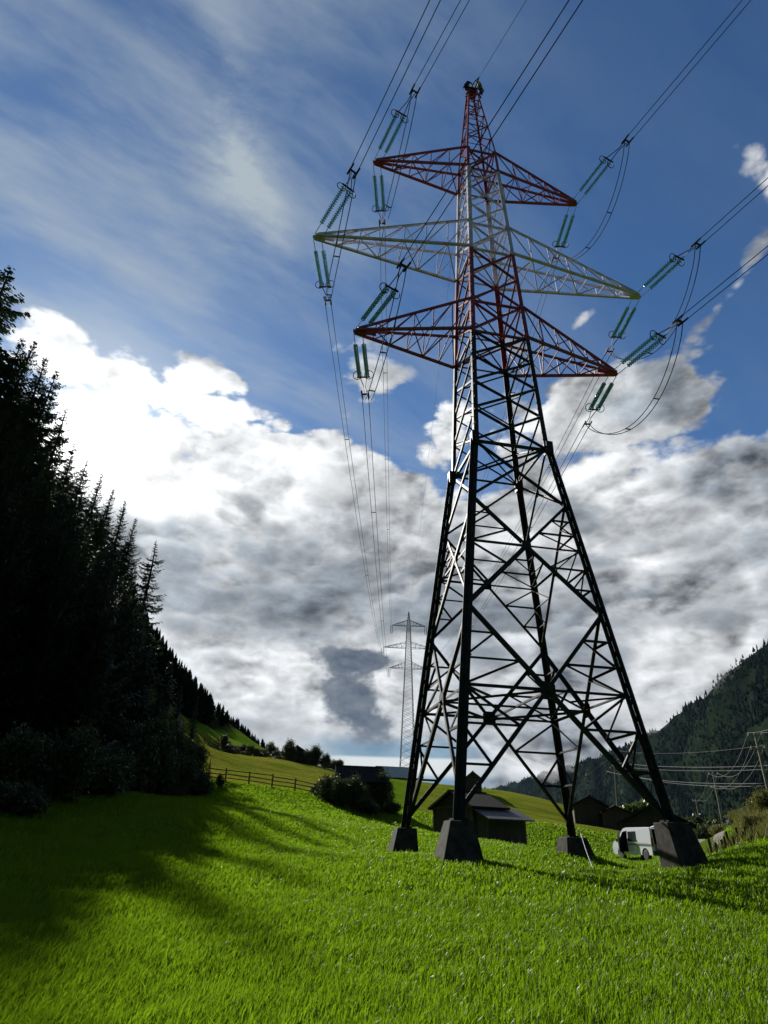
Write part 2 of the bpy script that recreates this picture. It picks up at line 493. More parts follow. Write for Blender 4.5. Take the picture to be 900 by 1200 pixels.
# ------------------------------------------------------------------ the ground
CTRL = [(0, 0, 0), (-6, 0, 0), (6, 0, .05), (0, 8, 0), (-5, 8, .05), (5, 8, .1), (-12, 10, .6), (12, 10, .35), (0, 15, .45), (-8, 16, .7), (9, 16, .6),
        (2.7, 22.6, 1.12), (10.4, 24, 1.12), (1.3, 30.2, 1.18), (9, 31.6, 1.33), (-3, 22, .95),
        (0, -30, -2), (-30, -20, 4), (30, -20, -2), (0, -120, -12), (-90, -60, 40), (90, -60, -10), (-200, -150, 90), (200, -150, -30), (0, -350, -40)]
for _p in [(10, 945, 30), (100, 925, 40), (170, 930, 48), (225, 932, 54), (150, 985, 27), (300, 960, 36), (240, 915, 62), (300, 923, 60), (370, 936, 58), (430, 947, 59),
           (509, 977, 52), (611, 991, 45), (560, 955, 70), (600, 960, 66), (650, 968, 62), (640, 940, 105), (600, 931, 115), (560, 925, 115), (500, 914, 120), (440, 910, 122),
           (700, 969, 76), (700, 955, 105), (745, 987, 60), (790, 985, 60), (240, 873, 110), (320, 888, 108), (400, 904, 108), (300, 905, 82), (400, 918, 88), (500, 940, 85), (230, 895, 85),
           (240, 858, 132), (300, 872, 130), (370, 893, 135), (825, 992, 38), (838, 982, 55), (870, 992, 29), (900, 966, 35), (860, 968, 40), (840, 978, 48), (900, 1000, 26), (930, 960, 36)]:
    CTRL.append(tuple(at(*_p)))
for _p in [(-35, 60, 9), (-35, 90, 27), (-35, 130, 56), (-25, 75, 14), (-25, 110, 32), (-20, 95, 17), (-50, 45, 9), (-50, 80, 32), (-65, 50, 16), (-65, 100, 48), (-85, 60, 22),
           (-40, 200, 105), (-70, 220, 130), (-25, 200, 72), (-18, 160, 30), (-19, 420, 96), (-14.6, 420, 67), (-9.8, 420, 43), (-5.5, 420, 32), (-30, 420, 170), (-50, 420, 230),
           (-15, 250, 42), (-10, 220, 26), (-4, 200, 17), (3, 207, 15.5), (8, 190, 10), (14, 180, 2), (0, 400, 8), (10, 400, -25), (20, 200, -14), (26, 100, -3), (32, 75, -1), (40, 60, 0),
           (30, 200, -22), (45, 150, -18), (60, 60, 0), (60, 200, -22), (20, 420, -40), (45, 420, -40), (80, 250, -25)]:
    CTRL.append(polar(*_p))
CTRL += [(18.24, 47.18, .92), (17.0, 50.0, 1.0), (20.0, 47.5, .95), (14.5, 39.5, .82), (17.5, 43.5, .86), polar(20.5, 30, .80), polar(21.5, 36, .78), polar(19.5, 25.5, .88)]
CP = np.array(CTRL, float)


def _phi(r2):
    return np.where(r2 > 1e-9, 0.5 * r2 * np.log(np.maximum(r2, 1e-9)), 0.0)


def _fit():
    n = len(CP); xy = CP[:, :2] / 100
    d2 = ((xy[:, None] - xy[None]) ** 2).sum(-1)
    A = np.zeros((n + 3, n + 3)); A[:n, :n] = _phi(d2) + np.eye(n) * 2e-5
    A[:n, n] = 1; A[:n, n + 1:] = xy; A[n:, :n] = A[:n, n:].T
    return np.linalg.solve(A, np.concatenate([CP[:, 2], np.zeros(3)]))


TPS = _fit()


def ground(x, y):
    x = np.atleast_1d(np.asarray(x, float)); y = np.atleast_1d(np.asarray(y, float))
    out = np.empty(len(x))
    for i in range(0, len(x), 20000):
        xs, ys = x[i:i + 20000] / 100, y[i:i + 20000] / 100
        r2 = (xs[:, None] - CP[None, :, 0] / 100) ** 2 + (ys[:, None] - CP[None, :, 1] / 100) ** 2
        h = _phi(r2) @ TPS[:-3] + TPS[-3] + TPS[-2] * xs + TPS[-1] * ys
        r = np.hypot(x[i:i + 20000], y[i:i + 20000])
        w = np.clip((r - 430) / 250, 0, 1); w = w * w * (3 - 2 * w)
        out[i:i + 20000] = h * (1 - w) - 45 * w
    bump = 0.035 * np.sin(x * 0.9 + 1.3 * np.sin(y * 0.43)) * np.cos(y * 0.71 + 0.8 * np.sin(x * 0.37)) + 0.05 * np.sin(x * 0.31 + 2) * np.sin(y * 0.27 + 1)
    far = np.clip((np.hypot(x, y) - 60) / 100, 0, 1)
    bump = bump + far * (1.2 * np.sin(x * 0.06 + 1.7 * np.sin(y * 0.031)) * np.sin(y * 0.052 + 1) + 0.5 * np.sin(x * 0.19 + y * 0.08) * np.sin(y * 0.17))
    return out + bump


def gz(x, y):
    return float(ground(x, y)[0])


def on(px, py, d):
    """ground point under a pixel's bearing at distance d"""
    p = at(px, py, d)
    return Vector((p.x, p.y, gz(p.x, p.y)))


def smooth01(v, a, b):
    t = np.clip((v - a) / (b - a), 0, 1)
    return t * t * (3 - 2 * t)


TRACK = [on(815, 1003, 33), on(822, 997, 37), on(832, 988, 44), on(836, 983, 52), on(832, 977, 62), on(826, 974, 75)]


def dist_to_track(x, y):
    best = np.full(len(x), 1e9)
    for a, b in zip(TRACK[:-1], TRACK[1:]):
        ax, ay, dx, dy = a.x, a.y, b.x - a.x, b.y - a.y
        t = np.clip(((x - ax) * dx + (y - ay) * dy) / (dx * dx + dy * dy), 0, 1)
        best = np.minimum(best, np.hypot(x - ax - t * dx, y - ay - t * dy))
    return best


def zones(x, y):
    """how far each ground point is wood floor / rough hay meadow / dry bank"""
    az = np.degrees(np.arctan2(x, y)); r = np.hypot(x, y)
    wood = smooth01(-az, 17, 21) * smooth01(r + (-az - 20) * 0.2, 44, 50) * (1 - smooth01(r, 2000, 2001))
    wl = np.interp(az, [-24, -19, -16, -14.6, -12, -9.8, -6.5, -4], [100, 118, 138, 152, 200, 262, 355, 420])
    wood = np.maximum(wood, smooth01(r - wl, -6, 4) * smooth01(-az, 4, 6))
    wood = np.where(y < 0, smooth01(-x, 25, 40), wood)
    hay = smooth01(r, 61, 64) * smooth01(r, 135, 120) * smooth01(az, -24, -20) * smooth01(-az, 0, 4)
    hay = np.maximum(hay, 0.8 * smooth01(r, 58, 66) * smooth01(az, 2, 5) * smooth01(-az, -30, -24))
    bank = smooth01(az, 25.2, 26.2) * smooth01(r, 28.5, 31) * smooth01(-r, -60, -45)
    return wood, hay, bank


def build_ground():
    n = 360
    u = np.linspace(-1, 1, n)
    g = np.sinh(7.2 * u) / np.sinh(7.2) * 6000
    X, Y = np.meshgrid(g, g + 12.0)
    x, y = X.ravel(), Y.ravel()
    z = ground(x, y)
    idx = np.arange(n * n).reshape(n, n)
    quads = np.stack([idx[:-1, :-1], idx[:-1, 1:], idx[1:, 1:], idx[1:, :-1]], -1).reshape(-1, 4)
    m, t, b = new_mat('meadow_ground')
    geo = t.nodes.new('ShaderNodeNewGeometry')
    sp = t.nodes.new('ShaderNodeSeparateXYZ'); t.links.new(geo.outputs['Position'], sp.inputs[0])
    px, py = N(t, sp.outputs[0]), N(t, sp.outputs[1])

    def attr(nm):
        a = t.nodes.new('ShaderNodeAttribute'); a.attribute_name = nm
        return N(t, a.outputs['Fac'])
    n1 = noise(t, geo.outputs['Position'], 0.35, 6, 0.6)
    n2 = noise(t, geo.outputs['Position'], 3.5, 5, 0.65)
    n3 = noise(t, geo.outputs['Position'], 12.0, 4, 0.7)
    green = mixc(t, n1.step(0.35, 0.65) * 0.6 + n2.step(.3, .7) * 0.4, (0.072, 0.150, 0.010), (0.130, 0.210, 0.014))
    haze = noise(t, vec(t, px * 0.10, py * 0.55 + px * 0.10, 0), 1.0, 5, 0.6)
    hayc = mixc(t, haze.step(0.38, 0.62), (0.27, 0.245, 0.036), (0.120, 0.175, 0.015))
    hayc = mixc(t, n2.step(0.42, 0.66) * 0.6, hayc, (0.070, 0.095, 0.010))
    c = mixc(t, attr('hay'), green, hayc)
    c = mixc(t, attr('bank'), c, mixc(t, n2.step(0.35, 0.65), (0.15, 0.14, 0.035), (0.085, 0.10, 0.022)))
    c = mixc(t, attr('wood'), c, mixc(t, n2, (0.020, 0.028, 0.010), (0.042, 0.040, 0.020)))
    t.links.new(c.s, b.inputs['Base Color'])
    b.inputs['Roughness'].default_value = 0.75
    b.inputs['Specular IOR Level'].default_value = 0.0
    bp = t.nodes.new('ShaderNodeBump'); bp.inputs['Strength'].default_value = 1.0; bp.inputs['Distance'].default_value = 0.35
    t.links.new((n2 * 0.8 + n3 * 0.5).s, bp.inputs['Height']); t.links.new(bp.outputs[0], b.inputs['Normal'])
    me = fast_mesh('meadow', np.stack([x, y, z], 1), quads, None, [m])
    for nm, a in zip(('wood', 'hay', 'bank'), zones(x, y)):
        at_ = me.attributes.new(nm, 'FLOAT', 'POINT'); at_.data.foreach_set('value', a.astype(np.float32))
    me.polygons.foreach_set('use_smooth', np.ones(len(me.polygons), bool))
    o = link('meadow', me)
    tag(o, 'green alpine meadow sloping up to wood and huts', None, None, 'structure')


build_ground()


def build_track():
    """two worn wheel ruts of the farm track by the dry bank"""
    mb = MB()
    for side in (-0.75, 0.75):
        pts = []
        for a, b in zip(TRACK[:-1], TRACK[1:]):
            for k in range(8):
                p = a.lerp(b, k / 8); d = (b - a); d.z = 0; d.normalize()
                pts.append((p, Vector((d.y, -d.x, 0))))
        rows = []
        for p, nrm in pts:
            row = []
            for w in (-0.26, 0.0, 0.26):
                q = p + nrm * (side + w)
                row.append((q.x, q.y, gz(q.x, q.y) + 0.03 - abs(w) * 0.02))
            rows.append(row)
        vs = [v for r_ in rows for v in r_]
        fs = [(i * 3 + j, i * 3 + j + 1, i * 3 + j + 4, i * 3 + j + 3) for i in range(len(rows) - 1) for j in range(2)]
        mb.add(vs, fs)
    o = mb.build('track', plain('pale_gravel', (0.15, 0.14, 0.115), 0.95, 0, 0.45, 3, 0.5))
    tag(o, 'pale gravel wheel ruts of the farm track beside the dry bank', None, None, 'structure')


build_track()


def build_mountain():
    ridge = [(590, 921, 4200), (640, 906, 3300), (700, 887, 2600), (745, 868, 2200), (790, 842, 1900), (815, 822, 1750), (840, 802, 1620), (862, 782, 1560), (880, 768, 1500), (900, 752, 1460)]
    pts = [at(*p) for p in ridge]
    for az, d, tn in [(37, 1400, .30), (43, 1350, .36), (52, 1300, .42), (65, 1250, .46), (80, 1200, .50), (100, 1150, .55), (130, 1100, .58), (160, 1100, .6), (190, 1100, .58), (220, 1150, .55), (245, 1300, .5)]:  # past the right edge, unseen; rear stretch added to block low sky light
        pts.append(Vector(polar(az, d, d * tn)))
    pts = [Vector(polar(6, 5000, 330)), Vector(polar(9, 4600, 330))] + pts
    S = []
    for a, b in zip(pts[:-1], pts[1:]):
        n = max(4, int(a.to_2d().angle_signed(b.to_2d()) * 1.0 / R(0.22))) if False else max(6, int((a - b).length / 28))
        S += [a.lerp(b, k / n) for k in range(n)]
    S.append(pts[-1])
    ns = len(S); T = np.linspace(-0.25, 1, 90)
    rng = np.random.default_rng(5)
    P = np.zeros((ns, len(T), 3))

    def fbm1(v, seed, f0, octs=5):
        r_ = np.random.default_rng(seed); o = np.zeros_like(v)
        for k in range(octs):
            o += np.sin(v * f0 * 1.93 ** k + r_.uniform(0, 7)) * 0.55 ** k
        return o
    arc = np.concatenate([[0], np.cumsum([(S[i + 1] - S[i]).length for i in range(ns - 1)])])
    rough_ridge = fbm1(arc, 1, 0.02, 5) * 5
    for j, tt in enumerate(T):
        for i, s_ in enumerate(S):
            r = math.hypot(s_.x, s_.y); ux, uy = s_.x / r, s_.y / r
            if tt >= 0:
                rr = r * (1 - 0.42 * tt); h = -45 + (s_.z + 45 + rough_ridge[i]) * (1 - tt) ** 1.25
            else:
                rr = r * (1 - 0.5 * tt); h = (s_.z + rough_ridge[i]) * (1 + tt * 1.2)
            P[i, j] = (ux * rr, uy * rr, h)
    A = np.repeat(arc[:, None], len(T), 1); Tm = np.repeat(T[None], ns, 0)
    w = np.clip(Tm / 0.12, 0, 1) * np.clip((1 - Tm) / 0.2, 0, 1)
    gul = fbm1(A + 60 * np.sin(Tm * 5), 3, 0.018, 5) * 14 + fbm1(A * 0.6 + Tm * 900, 9, 0.02, 5) * 9 + fbm1(Tm * 700 + A * 0.2, 11, 0.03, 4) * 6
    P[:, :, 2] += gul * w
    me = fast_mesh('mountain', P.reshape(-1, 3), np.stack([np.arange(ns * len(T)).reshape(ns, len(T))[a, b] for a, b in ((slice(0, -1), slice(0, -1)), (slice(0, -1), slice(1, None)), (slice(1, None), slice(1, None)), (slice(1, None), slice(0, -1)))], -1).reshape(-1, 4))
    m, t, b = new_mat('mountain_forest_floor_and_rock')
    geo = t.nodes.new('ShaderNodeNewGeometry')
    n1 = noise(t, geo.outputs['Position'], 0.012, 6, 0.6)
    n2 = noise(t, geo.outputs['Position'], 0.06, 5, 0.6)
    c = mixc(t, n2, (0.006, 0.012, 0.008), (0.013, 0.021, 0.010))
    c = mixc(t, (n1 * 0.8 + n2 * 0.4).step(0.70, 0.80), c, (0.075, 0.072, 0.066))
    t.links.new(c.s, b.inputs['Base Color']); b.inputs['Roughness'].default_value = 0.95
    b.inputs['Specular IOR Level'].default_value = 0.0
    me.materials.append(m)
    me.polygons.foreach_set('use_smooth', np.ones(len(me.polygons), bool))
    tag(link('mountain', me), 'dark wooded mountain side rising behind the valley', None, None, 'structure')
    # the wood that covers it: one far mass of small spruces
    keep = []
    for k in range(90000):
        i = rng.integers(0, ns - 1); j = rng.uniform(0, 0.95) ** 1.1
        p = P[i, int(np.searchsorted(T, j))] + rng.normal(0, 9, 3) * (1, 1, 0)
        az = math.degrees(math.atan2(p[0], p[1]))
        if not 8 < az < 62: continue
        if math.sin(p[0] * 0.02 + 1.5 * math.sin(p[1] * 0.013)) + math.sin(p[2] * 0.05 + p[0] * 0.007) > 1.6: continue
        keep.append(p)
        if len(keep) > 24000: break
    keep = np.array(keep); nk = len(keep)
    h = rng.uniform(5, 12, nk) * (1 + .35 * np.sin(keep[:, 0] * .011) * np.sin(keep[:, 1] * .013)); rad = h * rng.uniform(0.24, 0.42, nk)
    sides = 5
    V, F = [], []
    ang = np.arange(sides) * 2 * math.pi / sides
    tiers = [(0.0, 1.0, .55), (0.3, .72, .8), (0.58, .46, 1.0)]
    base = 0
    for z0, rr, z1 in tiers:
        ph = rng.uniform(0, 6, nk)
        ring = np.stack([keep[:, None, 0] + (rad * rr)[:, None] * np.cos(ang + ph[:, None]) * rng.uniform(.7, 1.3, (nk, sides)),
                         keep[:, None, 1] + (rad * rr)[:, None] * np.sin(ang + ph[:, None]) * rng.uniform(.7, 1.3, (nk, sides)),
                         np.repeat((keep[:, 2] - 1 + h * z0)[:, None], sides, 1)], -1)
        tip = np.stack([keep[:, 0], keep[:, 1], keep[:, 2] + h * z1], -1)[:, None]
        blk = np.concatenate([ring, tip], 1).reshape(-1, 3)
        o = np.arange(nk)[:, None, None] * (sides + 1) + base
        tri = np.stack([np.arange(sides), (np.arange(sides) + 1) % sides, np.full(sides, sides)], -1)[None] + o
        V.append(blk); F.append(tri.reshape(-1, 3)); base += len(blk)
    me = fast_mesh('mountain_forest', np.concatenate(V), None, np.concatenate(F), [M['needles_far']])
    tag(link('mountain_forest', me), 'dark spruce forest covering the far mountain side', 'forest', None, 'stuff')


build_mountain()


def build_haze():
    """thin mountain air: one closed box of even density round the whole place"""
    mb = MB(); mb.box((0, 0, 470), (12600, 12600, 1060))
    m = bpy.data.materials.new('mountain_air'); m.use_nodes = True
    t = m.node_tree
    t.nodes.clear()
    out = t.nodes.new('ShaderNodeOutputMaterial'); v = t.nodes.new('ShaderNodeVolumePrincipled')
    v.inputs['Color'].default_value = (0.45, 0.66, 1.0, 1)
    v.inputs['Density'].default_value = 0.000011
    v.inputs['Anisotropy'].default_value = 0.0
    t.links.new(v.outputs[0], out.inputs['Volume'])
    tag(mb.build('haze', m), 'thin bluish air over the valley', 'haze', None, 'stuff')


build_haze()


def build_low_cloud():
    """a shred of cloud lying against the ridge: a lumpy closed body filled with uneven mist"""
    m = bpy.data.materials.new('ridge_mist'); m.use_nodes = True
    t = m.node_tree; t.nodes.clear()
    out = t.nodes.new('ShaderNodeOutputMaterial'); v = t.nodes.new('ShaderNodeVolumePrincipled')
    tc = t.nodes.new('ShaderNodeTexCoord')
    sp = t.nodes.new('ShaderNodeSeparateXYZ'); t.links.new(tc.outputs['Object'], sp.inputs[0])
    x, y, z = (N(t, sp.outputs[i]) for i in range(3))
    r2 = x * x + y * y + z * z
    n = noise(t, vec(t, x * 2.0, y * 1.0, z * 1.2), 1.6, 5, 0.6)
    den = ((n - 0.36) * 2.4 - r2 * 0.75).sat() * 0.012
    t.links.new(den.s, v.inputs['Density'])
    v.inputs['Color'].default_value = (0.96, 0.97, 1, 1); v.inputs['Anisotropy'].default_value = 0.35
    t.links.new(v.outputs[0], out.inputs['Volume'])
    m.cycles.volume_step_rate = 1.0
    import bmesh
    for px, py, d, sz, rz in ((845, 775, 1560, (330, 120, 70), -20), (760, 835, 1950, (260, 140, 62), -25), (655, 905, 2900, (420, 160, 60), -10)):
        bm = bmesh.new(); bmesh.ops.create_icosphere(bm, subdivisions=3, radius=1.0)
        me = bpy.data.meshes.new('low_cloud'); bm.to_mesh(me); bm.free(); me.materials.append(m)
        o = link('low_cloud', me)
        p = at(px, py, d); o.location = p; o.scale = sz; o.rotation_euler = (0, R(18), R(rz))
        tag(o, {845: 'shred of low cloud lying on the highest mountain ridge', 760: 'low cloud drifting against the middle of the mountain ridge', 655: 'low cloud hiding the far lowest end of the ridge'}[px], 'cloud', None, 'stuff')


build_low_cloud()

# ------------------------------------------------------------------ meadow grass
def build_grass():
    rng = np.random.default_rng(11)
    V, Q, Tt = [], [], []
    base = 0
    for r0, r1, dens, w, h0, h1, az0, az1 in ((3.0, 9.5, 1250, 0.0065, .12, .27, -62, 62), (9.5, 16, 950, 0.008, .12, .24, -52, 52), (16, 28, 320, 0.0145, .12, .23, -46, 46), (28, 46, 150, 0.021, .12, .22, -42, 42), (46, 64, 50, 0.04, .12, .22, -24, 34)):
        area = (az1 - az0) / 360 * math.pi * (r1 * r1 - r0 * r0)
        n = int(area * dens)
        r = np.sqrt(rng.uniform(r0 * r0, r1 * r1, n)); az = np.radians(rng.uniform(az0, az1, n))
        x, y = r * np.sin(az), r * np.cos(az)
        wood, hay, bank = zones(x, y)
        keep = (wood < rng.uniform(0.1, 0.9, n)) & (dist_to_track(x, y) > 1.05) & (hay < 0.7)
        clump = np.sin(x * 2.1 + 1.7 * np.sin(y * 1.3)) * np.sin(y * 1.9 + 1.1 * np.sin(x * 1.7)) + 0.7 * np.sin(x * .55 + 1) * np.sin(y * .6)
        keep &= rng.uniform(-1.6, 1.0, n) < clump + 0.9
        x, y, clump = x[keep], y[keep], clump[keep]
        n = len(x)
        z = ground(x, y) - 0.01
        h = rng.uniform(h0, h1, n) * (0.80 + 0.16 * clump) * np.where(rng.random(n) < 0.04, 1.45, 1.0)
        ph = rng.uniform(0, 2 * math.pi, n)
        lean = rng.uniform(0.1, 0.75, n) * h; la = rng.normal(0.6, 1.1, n)
        lx, ly = np.cos(la) * lean, np.sin(la) * lean
        ww = w * rng.uniform(.6, 1.4, n)
        dx, dy = np.cos(ph) * ww, np.sin(ph) * ww
        b0 = np.stack([x - dx, y - dy, z], 1); b1 = np.stack([x + dx, y + dy, z], 1)
        m0 = np.stack([x - dx * .8 + lx * .35, y - dy * .8 + ly * .35, z + h * .62], 1); m1 = np.stack([x + dx * .8 + lx * .35, y + dy * .8 + ly * .35, z + h * .62], 1)
        tp = np.stack([x + lx, y + ly, z + h * rng.uniform(.80, 1.0, n)], 1)
        V.append(np.stack([b0, b1, m0, m1, tp], 1).reshape(-1, 3))
        o = np.arange(n)[:, None] * 5 + base
        Q.append(np.array([[0, 1, 3, 2]]) + o); Tt.append(np.array([[2, 3, 4]]) + o)
        base += n * 5
    me = fast_mesh('meadow_grass', np.concatenate(V), np.concatenate(Q), np.concatenate(Tt), [M['grass']])
    tag(link('meadow_grass', me), 'tall lush green meadow grass lit by the low sun', 'grass', None, 'stuff')


build_grass()


# ------------------------------------------------------------------ spruces
def spruce_meshes(seed, H, rad, whorl, name, sparse=1.0, droop=0.35, bare=0.08, fine=1.0):
    """trunk mesh and crown mesh of one spruce of height H"""
    rng = np.random.default_rng(seed)
    tb = MB()
    k = 9
    bend = rng.normal(0, .012 * H, 2)
    tp = [Vector((bend[0] * (i / k) ** 2 * (1 - i / k) * 4, bend[1] * (i / k) ** 2 * (1 - i / k) * 4, H * i / k)) for i in range(k + 1)]
    tb.tube(tp, [H * 0.0135 * (1 - i / k) ** 0.8 + 0.015 for i in range(k + 1)], 7)

    def axis(z):
        f = min(max(z / H * k, 0), k - 1e-6); i = int(f)
        return tp[i].lerp(tp[i + 1], f - i)
    V, T = [], []
    nb = 0
    z = H * bare
    while z < H * 0.985:
        rel = z / H
        L0 = rad * ((1 - rel) ** 0.95 * (0.55 + 0.45 * min(1, (rel - bare) / 0.12 + 0.35)) + 0.02) * (1 + 0.28 * math.sin(rel * 19 + seed) * rng.uniform(.3, 1))
        nbr = 5 if rel > .85 else 8
        a0 = rng.uniform(0, 6.28)
        for b in range(nbr):
            if rng.random() > sparse: continue
            L = max(0.16, L0 * rng.uniform(0.42, 1.35))
            a = a0 + b * 6.283 / nbr + rng.normal(0, .25)
            o = axis(z + rng.uniform(-.2, .2))
            up = 0.55 * rel - droop * (1 - rel) + rng.normal(0, .09)
            ca, sa_ = math.cos(a), math.sin(a)
            n = max(4, int(L / 0.15 * fine))
            ts = (np.arange(n) + rng.uniform(.2, .8, n)) / n
            ts = ts[ts > 0.10]
            # a branch droops, then its tip lifts
            rr = ts * L; zz = L * (up * ts - 0.28 * ts * (1 - ts) * 1.8 + 0.10 * ts ** 3)
            px, py, pz = o.x + ca * rr, o.y + sa_ * rr, o.z + zz
            for side in (-1, 1, 0):
                m = len(ts)
                ln = (0.30 + 0.45 * (1 - ts)) * min(1.15, 0.22 + L * 0.36) * rng.uniform(.6, 1.35, m)
                sp = side * rng.uniform(.6, 1.15, m)
                fx, fy = np.cos(a + sp), np.sin(a + sp)
                fz = -rng.uniform(.05, .6, m) if side else -rng.uniform(.3, 1.3, m)
                wv = rng.uniform(.05, .105, m) * min(1, .5 + L * .3) * (1.0 if side else .9) / math.sqrt(fine)
                gx, gy = -fy * wv, fx * wv
                p0 = np.stack([px - gx * .6, py - gy * .6, pz], 1); p1 = np.stack([px + gx * .6, py + gy * .6, pz + .02], 1)
                q = np.stack([px + fx * ln * .55 + gx, py + fy * ln * .55 + gy, pz + fz * ln * .42 + rng.normal(0, .03, m)], 1)
                q2 = np.stack([px + fx * ln * .55 - gx, py + fy * ln * .55 - gy, pz + fz * ln * .42 + rng.normal(0, .03, m)], 1)
                e = np.stack([px + fx * ln, py + fy * ln, pz + fz * ln], 1)
                blk = np.stack([p0, p1, q, q2, e], 1).reshape(-1, 3)
                oo = np.arange(m)[:, None] * 5 + nb
                V.append(blk); nb += m * 5
                T.append(np.concatenate([np.array([[0, 1, 2]]) + oo, np.array([[0, 2, 3]]) + oo, np.array([[3, 2, 4]]) + oo]))
        z += whorl * (0.6 + 0.8 * (1 - rel)) * rng.uniform(.8, 1.2)
    crown = fast_mesh(name + '_crown', np.concatenate(V), None, np.concatenate(T), [M['needles']])
    trunk = tb.mesh(name + '_trunk', M['bark'])
    return trunk, crown


SPR = [spruce_meshes(21, 28, 5.0, .62, 'tall_spruce'), spruce_meshes(22, 28, 4.2, .66, 'slim_spruce', .9, .45), spruce_meshes(23, 26, 5.6, .68, 'broad_spruce', .85, .25),
       spruce_meshes(24, 25, 4.6, .80, 'ragged_spruce', .72, .42, .16)]
SPR_H = [28, 28, 26, 25]
LOWSPR = [spruce_meshes(31, 11, 2.6, .34, 'young_spruce', 1, .15, .02), spruce_meshes(32, 12, 1.9, .36, 'slender_spruce', 1, .2, .02)]
LOWSPR_H = [11, 12]


def spruce(x, y, h, kind, label, group=None, wide=1.0, rz=None, sink=0.4):
    lib, hs = (SPR, SPR_H) if kind < 10 else (LOWSPR, LOWSPR_H)
    kind %= 10
    s = h / hs[kind]
    o = thing('spruce_tree', label, 'tree', (x, y, gz(x, y) - sink), random.uniform(0, 6.28) if rz is None else rz, group)
    o.scale = (s * wide, s * wide, s)
    link('trunk', lib[kind][0], o); link('crown', lib[kind][1], o)
    return o


SIL = [(-75, 1.05), (-55, 1.0), (-45, .88), (-41.6, .80), (-38.5, .69), (-36, .64), (-34.3, .645), (-32.8, .60), (-31.6, .545), (-30, .515), (-28.5, .495), (-26.8, .475), (-25, .44), (-23.5, .40), (-22, .36), (-21, .29), (-19.6, .2), (-18.5, .16)]


def sil(az):
    return float(np.interp(az, [a for a, _ in SIL], [t for _, t in SIL]))


_gx, _gy = np.meshgrid(np.arange(180) * 2 - 180 + 1, np.arange(160) * 2 - 150 + 1)
COARSE = ground(_gx.ravel(), _gy.ravel()).reshape(160, 180)


def lit_free(x, y, ztip):
    """True if the tip's shadow stays off the sunny part of the near meadow"""
    px, py, pz = x, y, ztip
    for _ in range(60):
        px -= SUN_DIR.x * 2.2; py -= SUN_DIR.y * 2.2; pz -= SUN_DIR.z * 2.2
        if pz < COARSE[int(np.clip((py + 150) / 2, 0, 159)), int(np.clip((px + 180) / 2, 0, 179))]: break
    if py > 34: return True
    return px < np.interp(py, [-10, 8, 12, 16, 20, 24, 28, 34], [-3.0, -3.1, -3.2, -3.2, -3.0, -2.2, -.6, 3])


